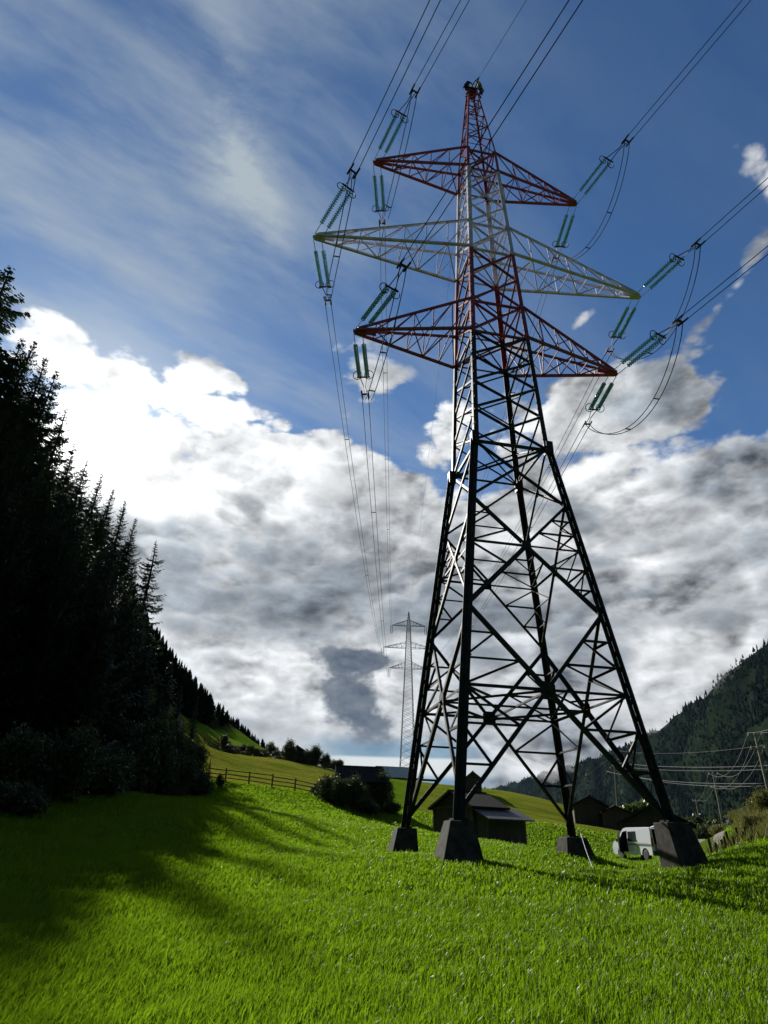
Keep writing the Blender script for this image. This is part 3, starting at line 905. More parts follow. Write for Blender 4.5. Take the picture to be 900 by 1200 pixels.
def build_wood():
    random.seed(4)
    edge = [(-38, 268, 43, 0, 1.0, 'tall dark spruce at the frame edge beyond the tallest spire'), (13, 313, 42, 2, 1.15, 'tallest spruce, its pointed spire standing clear of the dark wood'),
            (28, 396, 47, 2, .9, 'ragged spruce top just below the tallest spire'), (43, 398, 50, 1, .9, 'thin pointed spruce second from the tallest spire'),
            (55, 417, 53, 0, .9, 'spruce with a bent thin tip between two pointed neighbours'), (68, 433, 54, 2, .9, 'bushy topped spruce above the sun glare'),
            (78, 478, 56, 3, 1.0, 'ragged spruce standing where the sun breaks through the wood'), (88, 518, 57, 0, .9, 'spruce whose tip is swallowed by the sun glare'),
            (103, 538, 58, 2, .9, 'broad spruce directly under the sun glare'), (120, 554, 60, 1, 1.0, 'slim spruce stepping down below the sun glare'), (134, 572, 61, 0, .9, 'spruce between the sun glare and the twin spires'),
            (147, 586, 62, 1, 1.0, 'taller of the twin spires at the wood edge'), (160, 606, 63, 0, .9, 'shorter of the twin spires at the wood edge'),
            (183, 633, 64, 3, 1.15, 'outermost tall spruce with loose drooping branches against the clouds')]
    for px, py, d, k, wide, lab in edge:
        while True:                                  # stand far enough up the slope to leave the near meadow in the sun
            top = at(px, py, d)
            b = gz(top.x, top.y)
            if lit_free(top.x, top.y, top.z) or d > 125 or top.z - b < 15: break
            d += 3
        spruce(top.x, top.y, top.z - b + .4, k, lab, None, wide * 1.25)
    g = 'spruces of the shaded hillside wood'
    lab = 'dark spruce deep in the shaded wood on the hillside'
    n = 0; spots = []
    for tries in range(9000):
        if n >= 240: break
        az = random.uniform(-66, -20.5); d = random.uniform(43 if az < -24 else 56, 118)
        if random.random() < (d - 40) / 110: continue
        x, y, _ = polar(az, d, 0)
        z = gz(x, y)
        hmax = (sil(az) * random.uniform(.84, .985)) * d + 1.6 - z
        h = min(random.uniform(17, 33), hmax)
        while h > 9 and not lit_free(x, y, z + h): h *= .96
        if h < 9: continue
        if any((x - a) ** 2 + (y - b) ** 2 < 3.0 ** 2 for a, b in spots): continue
        spots.append((x, y)); n += 1
        spruce(x, y, h, random.choice((0, 0, 1, 2, 2, 3)), lab, g, random.uniform(.9, 1.25))
    n = 0
    for tries in range(6000):                        # the thick front rows that shade the meadow corner
        if n >= 70: break
        az = random.uniform(-44, -23); d = random.uniform(46, 82)
        x, y, _ = polar(az, d, 0)
        z = gz(x, y)
        h = min(random.uniform(24, 33), (sil(az) * random.uniform(.90, .985)) * d + 1.6 - z)
        while h > 9 and not lit_free(x, y, z + h): h *= .97
        if h < 14: continue
        if any((x - a) ** 2 + (y - b) ** 2 < 2.6 ** 2 for a, b in spots): continue
        spots.append((x, y)); n += 1
        spruce(x, y, h, random.choice((0, 0, 2, 2)), lab, g, random.uniform(1.15, 1.45))
    # spruces farther left round the clearing, partly behind the picture's edge: they shade the meadow
    for az, d, h in ((-50, 36, 24), (-56, 34, 26), (-63, 36, 27), (-70, 38, 25), (-47, 41, 27), (-78, 42, 24), (-86, 46, 25)):
        x, y, _ = polar(az, d, 0)
        spruce(x, y, h, random.choice((0, 2)), lab, g)
    # lower, half lit spruces at the foot of the wood
    for px, py, d, k, wide, lab2 in ((158, 690, 57, 10, 1.0, 'mid height spruce below the outermost tall spruce'), (176, 742, 55, 10, 1.1, 'dull green spruce at the foot of the outermost tall spruce'),
                                     (146, 735, 50, 10, 1.2, 'broad young spruce in shade at the wood edge'), (200, 775, 56, 10, 1.15, 'full young spruce standing free before the far hill'), (214, 800, 60, 11, 1.1, 'slender young spruce next to the outermost full one'),
                                     (233, 813, 64, 11, .85, 'slim dark cone shaped spruce at the end of the lower fence'), (120, 760, 46, 10, 1.3, 'low spruce half buried in dark bushes'), (190, 808, 52, 10, 1.0, 'small spruce among bushes before the far hill')):
        top = at(px, py, d); b = gz(top.x, top.y)
        spruce(top.x, top.y, top.z - b + .3, k, lab2, None, wide)
    for px, py, d, lab2 in ((247, 890, 60, 'small bright tipped sapling spruce by the lower fence'), (381, 886, 118, 'small lone spruce on the crest above the upper fence')):
        top = at(px, py, d); b = gz(top.x, top.y)
        spruce(top.x, top.y, top.z - b + .1, 10, lab2, None, .8, sink=.1)


build_wood()


def build_hill_wood():
    """the wooded ridge beyond the hay meadow: countable small spruces"""
    random.seed(9)
    V, F = [], []

    def far_mesh(seed, sides=7, tiers=11):
        rng = np.random.default_rng(seed); mb = MB()
        for k in range(tiers):
            z0 = 0.05 + 0.9 * k / tiers; rr = 0.17 * (1 - k / tiers) ** .8 + .012
            for s_ in range(sides):
                a = rng.uniform(0, 6.28); L = rr * rng.uniform(.6, 1.3); w = rng.uniform(.35, .6)
                mb.add([(0.01 * math.cos(a), .01 * math.sin(a), z0 + .13), (L * math.cos(a - w), L * math.sin(a - w), z0 - .02 + rng.normal(0, .012)), (L * 1.15 * math.cos(a), L * 1.15 * math.sin(a), z0 - .05), (L * math.cos(a + w), L * math.sin(a + w), z0 - .02)], [(0, 1, 2), (0, 2, 3)])
        mb.tube([(0, 0, -.05), (0, 0, 1.0)], [.016, .003], 5)
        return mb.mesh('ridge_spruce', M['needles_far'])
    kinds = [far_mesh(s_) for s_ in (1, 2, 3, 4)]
    g = 'small spruces of the far wooded ridge'
    n = 0; spots = []
    for tries in range(9000):
        if n >= 290: break
        az = random.uniform(-24, -4.6); d = random.uniform(104, 425)
        x, y, _ = polar(az, d, 0)
        line = np.interp(az, [-24, -19, -16, -14.6, -12, -9.8, -6.5, -4], [104, 122, 142, 156, 205, 265, 360, 420])
        if d < line + random.uniform(0, 8): continue
        if any((x - a) ** 2 + (y - b) ** 2 < (d / 70) ** 2 for a, b in spots): continue
        z = gz(x, y)
        if random.random() < (d - line) / 160: continue
        cap = float(np.interp(az, [-24, -19, -14.6, -9.8, -6, -4], [.36, .262, .190, .131, .112, .10]))
        h = min(random.uniform(8, 15), (cap * random.uniform(.95, 1.01)) * d + 1.6 - z)
        if h < 4: continue
        spots.append((x, y)); n += 1
        o = link('ridge_spruce', random.choice(kinds))
        o.location = (x, y, z - .3); o.scale = (h * random.uniform(.9, 1.3),) * 2 + (h,); o.rotation_euler = (0, 0, random.uniform(0, 6))
        tag(o, 'small dark spruce on the wooded ridge beyond the hay meadow', 'tree', g)


build_hill_wood()


# ------------------------------------------------------------------ bushes and broad-leaved trees
def leaf_cloud(rng, lobes, n, leaf, V, T, base):
    """leaf-sized faces spread through several lobes (centre, radii)"""
    w = np.array([a * b * c for _, (a, b, c) in lobes]) ** .7; w = w / w.sum()
    pick = rng.choice(len(lobes), n, p=w)
    c = np.array([l[0] for l in lobes])[pick]; rd = np.array([l[1] for l in lobes])[pick]
    d = rng.normal(0, 1, (n, 3)); d /= np.linalg.norm(d, axis=1)[:, None]
    rad = rng.uniform(.25, 1, n) ** .45 * (1 + .18 * np.sin(d[:, 0] * 7 + d[:, 2] * 5 + pick) + .15 * rng.normal(0, 1, n))
    p = c + d * rad[:, None] * rd
    keep = p[:, 2] > 0.05; p = p[keep]; n = len(p)
    a = rng.normal(0, 1, (n, 3)); a /= np.linalg.norm(a, axis=1)[:, None]
    b = rng.normal(0, 1, (n, 3)); b -= a * (a * b).sum(1)[:, None]; b /= np.linalg.norm(b, axis=1)[:, None]
    s = leaf * rng.uniform(.6, 1.5, n)[:, None]
    blk = np.stack([p - a * s, p + b * s * .5, p + a * s, p - b * s * .5], 1).reshape(-1, 3)
    o = np.arange(n)[:, None] * 4 + base
    V.append(blk); T.append(np.array([[0, 1, 2, 3]]) + o)
    return base + len(blk)


def shrub_mesh(seed, n=2600, leaf=.085, tall=1.0):
    rng = np.random.default_rng(seed)
    lobes = [((rng.uniform(-.55, .55), rng.uniform(-.5, .5), rng.uniform(.25, .75) * tall), (rng.uniform(.28, .5), rng.uniform(.28, .5), rng.uniform(.25, .45) * tall)) for _ in range(8)]
    V, T = [], []
    leaf_cloud(rng, lobes, n, leaf, V, T, 0)
    mb = MB()
    for l in lobes[:6]:
        mb.tube([(0, 0, -.05), (l[0][0] * .5, l[0][1] * .5, l[0][2] * .5), l[0]], [.035, .025, .008], 5)
    return V[0], T[0], mb


SHRUB = []
for _s, _t in ((41, 1.0), (42, 1.25), (43, .8)):
    _v, _q, _mb = shrub_mesh(_s, 7000, .038, _t)
    SHRUB.append((_v, _q, _mb.mesh('shrub_stem', M['bark'])))
SHRUB_M = {}


def shrub(px, py, d, w, h, label, group=None, mat='leaves_dark', name='bush', pos=None):
    p = pos or on(px, py, d)
    k = random.randrange(3)
    key = (k, mat)
    if key not in SHRUB_M: SHRUB_M[key] = fast_mesh('bush_leaves', SHRUB[k][0], SHRUB[k][1], None, [M[mat]])
    o = thing(name, label, 'bush', (p.x, p.y, p.z - .05), random.uniform(0, 6), group)
    o.scale = (w / 1.7, w / 1.7, h)
    link('foliage', SHRUB_M[key], o); link('stem', SHRUB[k][2], o)
    return o


def broad_tree(px, py, d, h, w, label, seed, mat='leaves', leaf=.17, n=5200):
    rng = np.random.default_rng(seed)
    p = on(px, py, d)
    lobes = [((rng.uniform(-.3, .3) * w, rng.uniform(-.3, .3) * w, h * rng.uniform(.42, .84)), (w * rng.uniform(.16, .28), w * rng.uniform(.16, .28), h * rng.uniform(.10, .19))) for _ in range(13)]
    V, T = [], []
    leaf_cloud(rng, lobes, n, leaf, V, T, 0)
    o = thing('broadleaf_tree', label, 'tree', (p.x, p.y, p.z - .1))
    link('crown', fast_mesh('broadleaf_crown', V[0], T[0], None, [M[mat]]), o)
    mb = MB()
    mb.tube([(0, 0, 0), (.05, 0, h * .3), (0, .08, h * .6)], [.05 * w, .035 * w, .015 * w], 8)
    for l in lobes[:7]:
        mb.tube([(0, 0, h * .3), Vector(l[0]) * .6 + Vector((0, 0, h * .12)), l[0]], [.022 * w, .013 * w, .005 * w], 5)
    mb.build('trunk', M['bark'], o)


def build_bushes():
    random.seed(13)
    spec = [(168, 922, 45, 4.2, 3.6, 'dark rounded bush at the shady foot of the wood'), (190, 925, 47, 3.6, 3.4, 'bush with a lighter crown left of the lower fence'), (208, 927, 49, 3.4, 3.0, 'round bush nearest the sunlit meadow'),
            (225, 922, 55, 2.6, 2.4, 'low bush touching the first post of the lower fence'), (150, 900, 50, 5.0, 4.6, 'tall dark shrub behind the rounded bush'), (180, 890, 54, 4.4, 4.6, 'tall shrub with thin light stems before the young spruces'),
            (130, 925, 40, 4.2, 3.0, 'wide dark bush in deep shade under the spruces'), (95, 925, 37, 4.0, 2.6, 'low bush in deep shade left of the wide one'), (60, 935, 33, 3.6, 2.4, 'dark bush in the shaded meadow corner'),
            (20, 950, 29, 3.0, 1.6, 'small dark bush farthest into the shaded meadow corner'), (5, 930, 33, 3.6, 2.6, 'bush at the picture edge under the tallest spruce'), (215, 905, 58, 3.2, 3.4, 'bush behind the round sunlit one'),
            (256, 925, 59, .9, .8, 'tiny bush growing on the lower fence line')]
    for px, py, d, w, h, lab in spec:
        shrub(px, py, d, w, h, lab)
    for px, py, d, w, h, lab in [(386, 940, 58, 2.6, 3.0, 'dense bush hiding the near wall of the overgrown hut'), (400, 944, 57, 2.2, 2.2, 'low bush before the overgrown hut'), (452, 942, 59, 2.2, 2.5, 'bush against the sunny side of the overgrown hut'),
                                 (463, 946, 59, 1.6, 1.0, 'low clump at the end of the overgrown hut'), (374, 935, 61, 1.6, 1.5, 'bush between the lower fence and the overgrown hut'), (432, 950, 56, 2.6, .9, 'low spreading shrub at the foot of the overgrown hut'), (420, 946, 57, 2.2, 2.0, 'dark bush growing over the hut door side')]:
        shrub(px, py, d, w, h, lab)
    g = 'scrub along the upper fence'
    for k in range(26):
        f = random.random()
        px = 255 + f * 150; py = 872 + f * 34 + random.uniform(-3, 1)
        shrub(px, py, 113 + random.uniform(-1, 7), random.uniform(1.4, 3.4), random.uniform(.8, 2.0), 'low dark scrub bush along the upper fence', g)
    for px, lab in ((336, 'bush left of the small crest hut'), (362, 'bush right of the small crest hut'), (372, 'lower bush farther right of the small crest hut')):
        shrub(px, 890, 114, 3.2, 2.6, lab)
    g = 'weedy shrubs on the dry bank'
    for k in range(15):
        px = random.uniform(838, 925); f = random.random()
        d = 30 + f * 12
        p = on(px, 990, d)
        if dist_to_track(np.array([p.x]), np.array([p.y]))[0] < 2.2: continue
        shrub(px, 990, d, random.uniform(.6, 1.3), random.uniform(.25, .6), 'low yellowish weed clump on the dry bank', g, 'weeds', 'weed_clump')
    for px, d, w, h, lab in ((868, 44, 1.6, .9, 'darker shrub on the skyline of the dry bank'), (897, 43, 2.0, 1.1, 'tall weedy shrub at the right end of the dry bank'), (846, 50, 1.8, 1.0, 'shrub by the bend of the farm track')):
        shrub(px, 970, d, w, h, lab, None, 'weeds')
    broad_tree(746, 950, 86, 5.0, 4.6, 'round sunlit tree between the grey annex and the long barn', 3)
    broad_tree(821, 972, 84, 5.2, 4.6, 'dull green tree behind the farm track, left one of two', 4, 'leaves_dark')
    broad_tree(835, 975, 78, 3.8, 5.0, 'low spreading tree at the end of the farm track', 5, 'leaves_dark')


build_bushes()


def build_weeds():
    """tall dry grass standing on the bank"""
    rng = np.random.default_rng(3)
    n = 26000
    az = np.radians(rng.uniform(25, 42, n)); r = rng.uniform(28, 44, n)
    x, y = r * np.sin(az), r * np.cos(az)
    _, _, bank = zones(x, y)
    k = (bank > rng.uniform(.1, .9, n)) & (dist_to_track(x, y) > 1.6)
    x, y = x[k], y[k]; n = len(x); z = ground(x, y)
    h = rng.uniform(.25, .75, n) * (.7 + .4 * np.sin(x * .9) * np.sin(y * .8)); ph = rng.uniform(0, 6.28, n); w = .035
    la = rng.uniform(0, 6.28, n)
    dx, dy = np.cos(ph) * w, np.sin(ph) * w
    V = np.stack([np.stack([x - dx, y - dy, z], 1), np.stack([x + dx, y + dy, z], 1), np.stack([x + np.cos(la) * h * .4, y + np.sin(la) * h * .4, z + h], 1)], 1).reshape(-1, 3)
    me = fast_mesh('dry_weeds', V, None, np.arange(n * 3).reshape(-1, 3), [M['weeds']])
    tag(link('dry_weeds', me), 'tall yellowish weeds covering the bank beside the track', 'weeds', None, 'stuff')


build_weeds()

# ------------------------------------------------------------------ the big lattice pylon
PC = Vector((5.864, 27.090, 2.252)); PYAW = R(10.357)
PX = Vector((math.cos(PYAW), math.sin(PYAW), 0)); PY = Vector((-math.sin(PYAW), math.cos(PYAW), 0))
ZW, HW, HB = 16.85, 1.922, 3.878
ARM_LO, ARM_UP, ARM_L = (40.046, 31.540, 24.452), (42.228, 34.011, 26.871), (7.296, 10.692, 7.865)
ZTOP = 51.3


def hwid(z):
    if z <= ZW: return HB + (HW - HB) * z / ZW
    if z <= ARM_UP[0]: return HW + (1.13 - HW) * (z - ZW) / (ARM_LO[0] - ZW)
    h0 = hwid(ARM_UP[0])
    return h0 + (0.32 - h0) * (z - ARM_UP[0]) / (ZTOP - ARM_UP[0])


def cor(z, sx, sy):
    w = hwid(z)
    return Vector((sx * w, sy * w, z))


def pw(v):
    """pylon space to world"""
    v = Vector(v)
    return PC + PX * v.x + PY * v.y + Vector((0, 0, v.z))


def paint(z):
    if z < ARM_LO[2] - .2: return 0
    if z < ARM_LO[1] - .1: return 1
    if z < ARM_LO[0] - .1: return 2
    return 1


def build_pylon():
    root = thing('lattice_pylon', 'huge lattice power pylon with red and white painted top and three crossarms on concrete footings', 'power pylon', PC, PYAW)
    mats = [M['steel_dark'], M['steel_red'], M['steel_white']]
    corners = [(-1, -1), (1, -1), (1, 1), (-1, 1)]
    tops = {(-1, -1): 0.02, (1, -1): 0.20, (-1, 1): -0.10, (1, 1): -0.25}     # footing tops, pylon space
    levels = [ZW, 18.9, 20.75, 22.6, ARM_LO[2], ARM_UP[2], 29.2, ARM_LO[1], ARM_UP[1], 36.1, 38.1, ARM_LO[0], ARM_UP[0]]
    peak = [ARM_UP[0], 44.1, 45.8, 47.3, 48.6, 49.7, 50.6, ZTOP]
    # legs
    for sx, sy in corners:
        mb = MB()
        z0 = tops[sx, sy]
        cuts = [z0, ZW] + [z for z in (ARM_LO[2] - .2, ARM_LO[1] - .1, ARM_LO[0] - .1, ARM_UP[0], ZTOP)]
        out = Vector((sx, sy, 0)).normalized()
        for a, b in zip(cuts[:-1], cuts[1:]):
            pa, pb = cor(a, sx, sy), cor(b, sx, sy)
            mi = paint((a + b) / 2)
            if b <= ZW + .01:                                   # star section: two angles back to back with packing plates
                for s_ in (-1, 1):
                    off = Vector((-out.y, out.x, 0)) * 0.0 + out * ((0.002 if sx * sy < 0 else 0.008) * s_)
                    d = (pb - pa).normalized()
                    ux = Vector((sx * s_, 0, 0)); uy = Vector((0, sy * s_, 0))
                    w, th = 0.20, 0.022
                    pr = [(0, 0), (w, 0), (w, th), (th, th), (th, w), (0, w)]
                    vs = [p + off + ux * i + uy * j for p in (pa, pb) for i, j in pr]
                    mb.add(vs, [(5, 4, 3, 2, 1, 0), (6, 7, 8, 9, 10, 11)] + [(i, (i + 1) % 6, (i + 1) % 6 + 6, i + 6) for i in range(6)], mi)
                n = 26
                for k in range(n):
                    p = pa.lerp(pb, (k + .5) / n)
                    mb.box(p, (.16, .16, .16), mi)
            else:
                w = 0.25 if a < ARM_LO[1] else 0.19
                if a >= ARM_UP[0] - .1: w = 0.12
                w2 = w
                d = (pb - pa)
                th = w * .11
                ux = Vector((-sx, 0, 0)); uy = Vector((0, -sy, 0))
                pr = [(0, 0), (w, 0), (w, th), (th, th), (th, w), (0, w)]
                vs = [p + ux * i + uy * j + Vector((sx, sy, 0)) * .03 for p in (pa, pb) for i, j in pr]
                mb.add(vs, [(5, 4, 3, 2, 1, 0), (6, 7, 8, 9, 10, 11)] + [(i, (i + 1) % 6, (i + 1) % 6 + 6, i + 6) for i in range(6)], mi)
        # thickened splice at the waist and base shoe
        mb.box(cor(ZW, sx, sy), (.36, .36, .7), 0)
        mb.box(cor(z0 + .04, sx, sy), (.50, .50, .06), 0)
        lg = mb.build('leg', mats, root)
        sb = MB()
        for k in range(96):
            z = 3.5 + k * .42
            if z > ARM_UP[0] - 1: break
            p = cor(z, sx, sy)
            d = Vector((sx, 0, 0)) if k % 2 else Vector((0, sy, 0))
            sb.bar(p, p + d * .20, .022, None, paint(z))
        if (sx, sy) in ((-1, -1), (1, 1)):
            sb.build('step_bolts', mats, lg)
    # four faces of bracing
    faces = [((-1, -1), (1, -1), (0, -1, 0)), ((1, -1), (1, 1), (1, 0, 0)), ((1, 1), (-1, 1), (0, 1, 0)), ((-1, 1), (-1, -1), (-1, 0, 0))]
    ZA, ZB = 13.45, 8.0
    for ca, cb, nv in faces:
        mb = MB(); nv = Vector(nv); inn = -nv

        def A(z): return cor(z, *ca)
        def B(z): return cor(z, *cb)

        def seg(p, q, w, lay=0, flip=1):
            mid = (p.z + q.z) / 2
            off = inn * (0.03 + 0.045 * lay)
            mb.angle(p + off, q + off, w, paint(mid), inn, None, flip)

        def plate(c, sz, th=.03):
            t_ = (B(c.z) - A(c.z)).normalized()
            vs = []
            up = Vector((0, 0, 1))
            pts = [c + t_ * (i * sz / 2) + up * (j * sz / 2) + inn * .05 for i, j in ((-1, -.6), (-.6, -1), (.6, -1), (1, -.6), (1, .6), (.6, 1), (-.6, 1), (-1, .6))]
            mb.prism(pts, inn * th, paint(c.z))

        def xpanel(z0, z1, w, gp=0.0, sec=0):
            a0, a1, b0, b1 = A(z0), A(z1), B(z0), B(z1)
            seg(a0, b1, w, 0); seg(b0, a1, w, 1, -1)
            t = (b0 - a0).length / ((b0 - a0).length + (b1 - a1).length)
            x = a0.lerp(b1, t)
            if gp: plate(x, gp)
            if sec:
                sw = w * .55
                for P_, lo, hi in ((A, a0, a1), (B, b0, b1)):
                    h = P_(x.z)
                    if sec > 1: seg(h, x, sw * 1.2, 2)
                    for end, zz in ((lo, z0), (hi, z1)):
                        for f in ((.5,) if sec == 1 else (.36, .68)):
                            m_ = end.lerp(x, f)
                            seg(m_, P_(m_.z), sw, 2)
                            seg(m_, P_(zz + (x.z - zz) * min(1, f + (.5 if sec == 1 else .32))), sw, 3, -1)
            return x
        # lower panels
        xlo = xpanel(0.25, ZB, 0.16, 0.62, 2)
        xmid = xpanel(ZB, ZA, 0.135, 0.42, 2)
        xpanel(ZA, ZW, 0.115, 0.30, 0)
        seg(A(ZW), B(ZW), .13, 2)
        for z, w in ((ZA, .0), (ZB, .0)):
            if w: seg(A(z), B(z), w, 2)
        for z0, z1 in zip(levels[:-1], levels[1:]):
            xpanel(z0, z1, .105 if z0 < ARM_LO[1] else .09)
        for z in (ARM_LO[2], ARM_UP[2], ARM_LO[1], ARM_UP[1], ARM_LO[0], ARM_UP[0]):
            seg(A(z), B(z), .12, 2)
            for P_ in (A, B):
                q = P_(z); t_ = (B(z) - A(z)).normalized() * (1 if P_ is A else -1)
                pts = [q + inn * .04 + t_ * i + Vector((0, 0, j)) for i, j in ((0, -.34), (.26, -.14), (.26, .14), (0, .34))]
                mb.prism(pts, inn * .02, paint(z))
        for i, (z0, z1) in enumerate(zip(peak[:-1], peak[1:])):
            seg(A(z0), B(z1), .06, 0) if i % 2 else seg(B(z0), A(z1), .06, 0)
            seg(A(z1), B(z1), .055, 1)
        mb.build('face_bracing', mats, root)
    # horizontal bracing inside the shaft
    mb = MB()

    def inner(p, q, w, mi=None):
        mb.angle(p, q, w, paint(p.z) if mi is None else mi, (0, 0, 1))
    zx = 4.56 - .02
    w = hwid(zx)
    mids = [Vector((0, -w, zx)), Vector((w, 0, zx)), Vector((0, w, zx)), Vector((-w, 0, zx))]
    for i in range(4):
        inner(mids[i], mids[(i + 1) % 4], .10)
        m_ = mids[i].lerp(mids[(i + 1) % 4], .5)
        inner(m_, cor(zx, *[(1, -1), (1, 1), (-1, 1), (-1, -1)][i]), .08)
    inner(mids[0], mids[2], .08); inner(mids[1], mids[3], .08)
    mb.build('plan_bracing', mats, root)
    for z in (ZW, ARM_LO[2], ARM_UP[2], ARM_LO[1], ARM_UP[1], ARM_LO[0], ARM_UP[0]):
        mb = MB()
        inner(cor(z, -1, -1), cor(z, 1, 1), .09); inner(cor(z - .05, 1, -1), cor(z - .05, -1, 1), .09)
        mb.build('plan_bracing', mats, root)
    # crossarms
    for k in range(3):
        for sd in (-1, 1):
            mb = MB(); mi = (1, 2, 1)[k]
            L, zl, zu = ARM_L[k], ARM_LO[k], ARM_UP[k]
            tip = Vector((sd * L, 0, zl))
            lf, lb = cor(zl, sd, -1), cor(zl, sd, 1); uf, ub = cor(zu, sd, -1), cor(zu, sd, 1)
            tf, tb = tip + Vector((0, -.14, 0)), tip + Vector((0, .14, 0))
            tuf, tub = tip + Vector((-sd * .1, -.10, .16)), tip + Vector((-sd * .1, .10, .16))
            for p, q, w_ in ((lf, tf, .14), (lb, tb, .14), (uf, tuf, .12), (ub, tub, .12)):
                mb.bar(p, q, w_, w_, mi)
            n = (5, 7, 6)[k]
            fr = [1 - (1 - i / n) ** 1.0 for i in range(n + 1)]
            for i in range(n):
                f0, f1 = i / n, (i + 1) / n
                for lo, hi, lt, ut in ((lf, uf, tf, tuf), (lb, ub, tb, tub)):
                    a0, a1 = lo.lerp(lt, f0), lo.lerp(lt, f1); b0, b1 = hi.lerp(ut, f0), hi.lerp(ut, f1)
                    if i: mb.bar(a0, b0, .055, .055, mi)
                    if i < n - 1: mb.bar(b0, a1, .05, .05, mi)
                a0, a1 = lf.lerp(tf, f0), lf.lerp(tf, f1); b0, b1 = lb.lerp(tb, f0), lb.lerp(tb, f1)
                if i: mb.bar(a0, b0, .05, .05, mi)
                if i < n - 1:
                    mb.bar(a0, b1, .06, .06, mi) if i % 2 else mb.bar(b0, a1, .06, .06, mi)
                a0, b1, b0, a1 = uf.lerp(tuf, f0), ub.lerp(tub, f1), ub.lerp(tub, f0), uf.lerp(tuf, f1)
                if i and i < n - 1:
                    mb.bar(a0, b1, .045, .045, mi) if i % 2 else mb.bar(b0, a1, .045, .045, mi)
            arm = mb.build('crossarm', mats, root)
            e = MB()
            e.prism([tip + Vector((sd * .16, 0, -.10)), tip + Vector((sd * .16, 0, .14)), tip + Vector((-sd * 1.15, 0, .26)), tip + Vector((-sd * 1.15, 0, -.10))], Vector((0, .03, 0)), mi)
            e.box(tip + Vector((-sd * .25, 0, -.09)), (.70, .30, .03), mi)
            e.build('end_plate', mats, arm)
    # peak bracket for the earth wire
    mb = MB()
    mb.box((0, 0, ZTOP + .02), (.8, .8, .06), 0)
    mb.tube([(0.2, -.3, ZTOP), (.30, -.45, ZTOP + .55), (.42, -.75, ZTOP + .9)], .04, 6)
    mb.tube([(-.1, -.3, ZTOP), (.10, -.5, ZTOP + .62), (.42, -.75, ZTOP + .9)], .04, 6)
    mb.tube([(0.0, .3, ZTOP), (0.05, .55, ZTOP + .25)], .04, 6)
    mb.build('earth_wire_bracket', M['iron'], root)
    # footings
    for (sx, sy), (wt, wb, lab) in {(-1, -1): (.78, 1.34, None), (1, -1): (.86, 1.18, 'broad concrete footing with one lit brown face'), (-1, 1): (.84, 1.16, None), (1, 1): (.95, 1.30, None)}.items():
        c = cor(tops[sx, sy], sx, sy); wc = pw(c)
        zb = gz(wc.x, wc.y) - .4 - PC.z
        mb = MB()
        h = c.z - zb
        wb_ = wt + (wb - wt) * h / (h - .4)
        top = [(i * wt / 2, j * wt / 2) for i, j in corners]; bot = [(i * wb_ / 2, j * wb_ / 2) for i, j in corners]
        lean = Vector((sx * (.30 if (sx, sy) == (1, -1) else .12), sy * .12, 0))
        vs = [Vector((x + c.x, y + c.y, zb)) + lean for x, y in bot] + [Vector((x + c.x, y + c.y, c.z)) for x, y in top]
        mb.add(vs, [(3, 2, 1, 0), (4, 5, 6, 7), (0, 1, 5, 4), (1, 2, 6, 5), (2, 3, 7, 6), (3, 0, 4, 7)])
        o = mb.build('concrete_footing', M['concrete'], root, bevel=.03)
        if lab: o['label'] = lab


build_pylon()


# ------------------------------------------------------------------ the distant pylon of the same line
FPOS = Vector(polar(2.68, 207, 0)); FPOS.z = gz(FPOS.x, FPOS.y) - .3
FZ = [(at(478, py, 207).z - FPOS.z) for py in (733.5, 759.5, 783.5)]
FTOP = at(479, 717, 207).z - FPOS.z
FYAW = R(2.0)
FL = (5.9, 8.7, 6.4)


def fw(x, y, z):
    return FPOS + Vector((x * math.cos(FYAW) - y * math.sin(FYAW), x * math.sin(FYAW) + y * math.cos(FYAW), z))


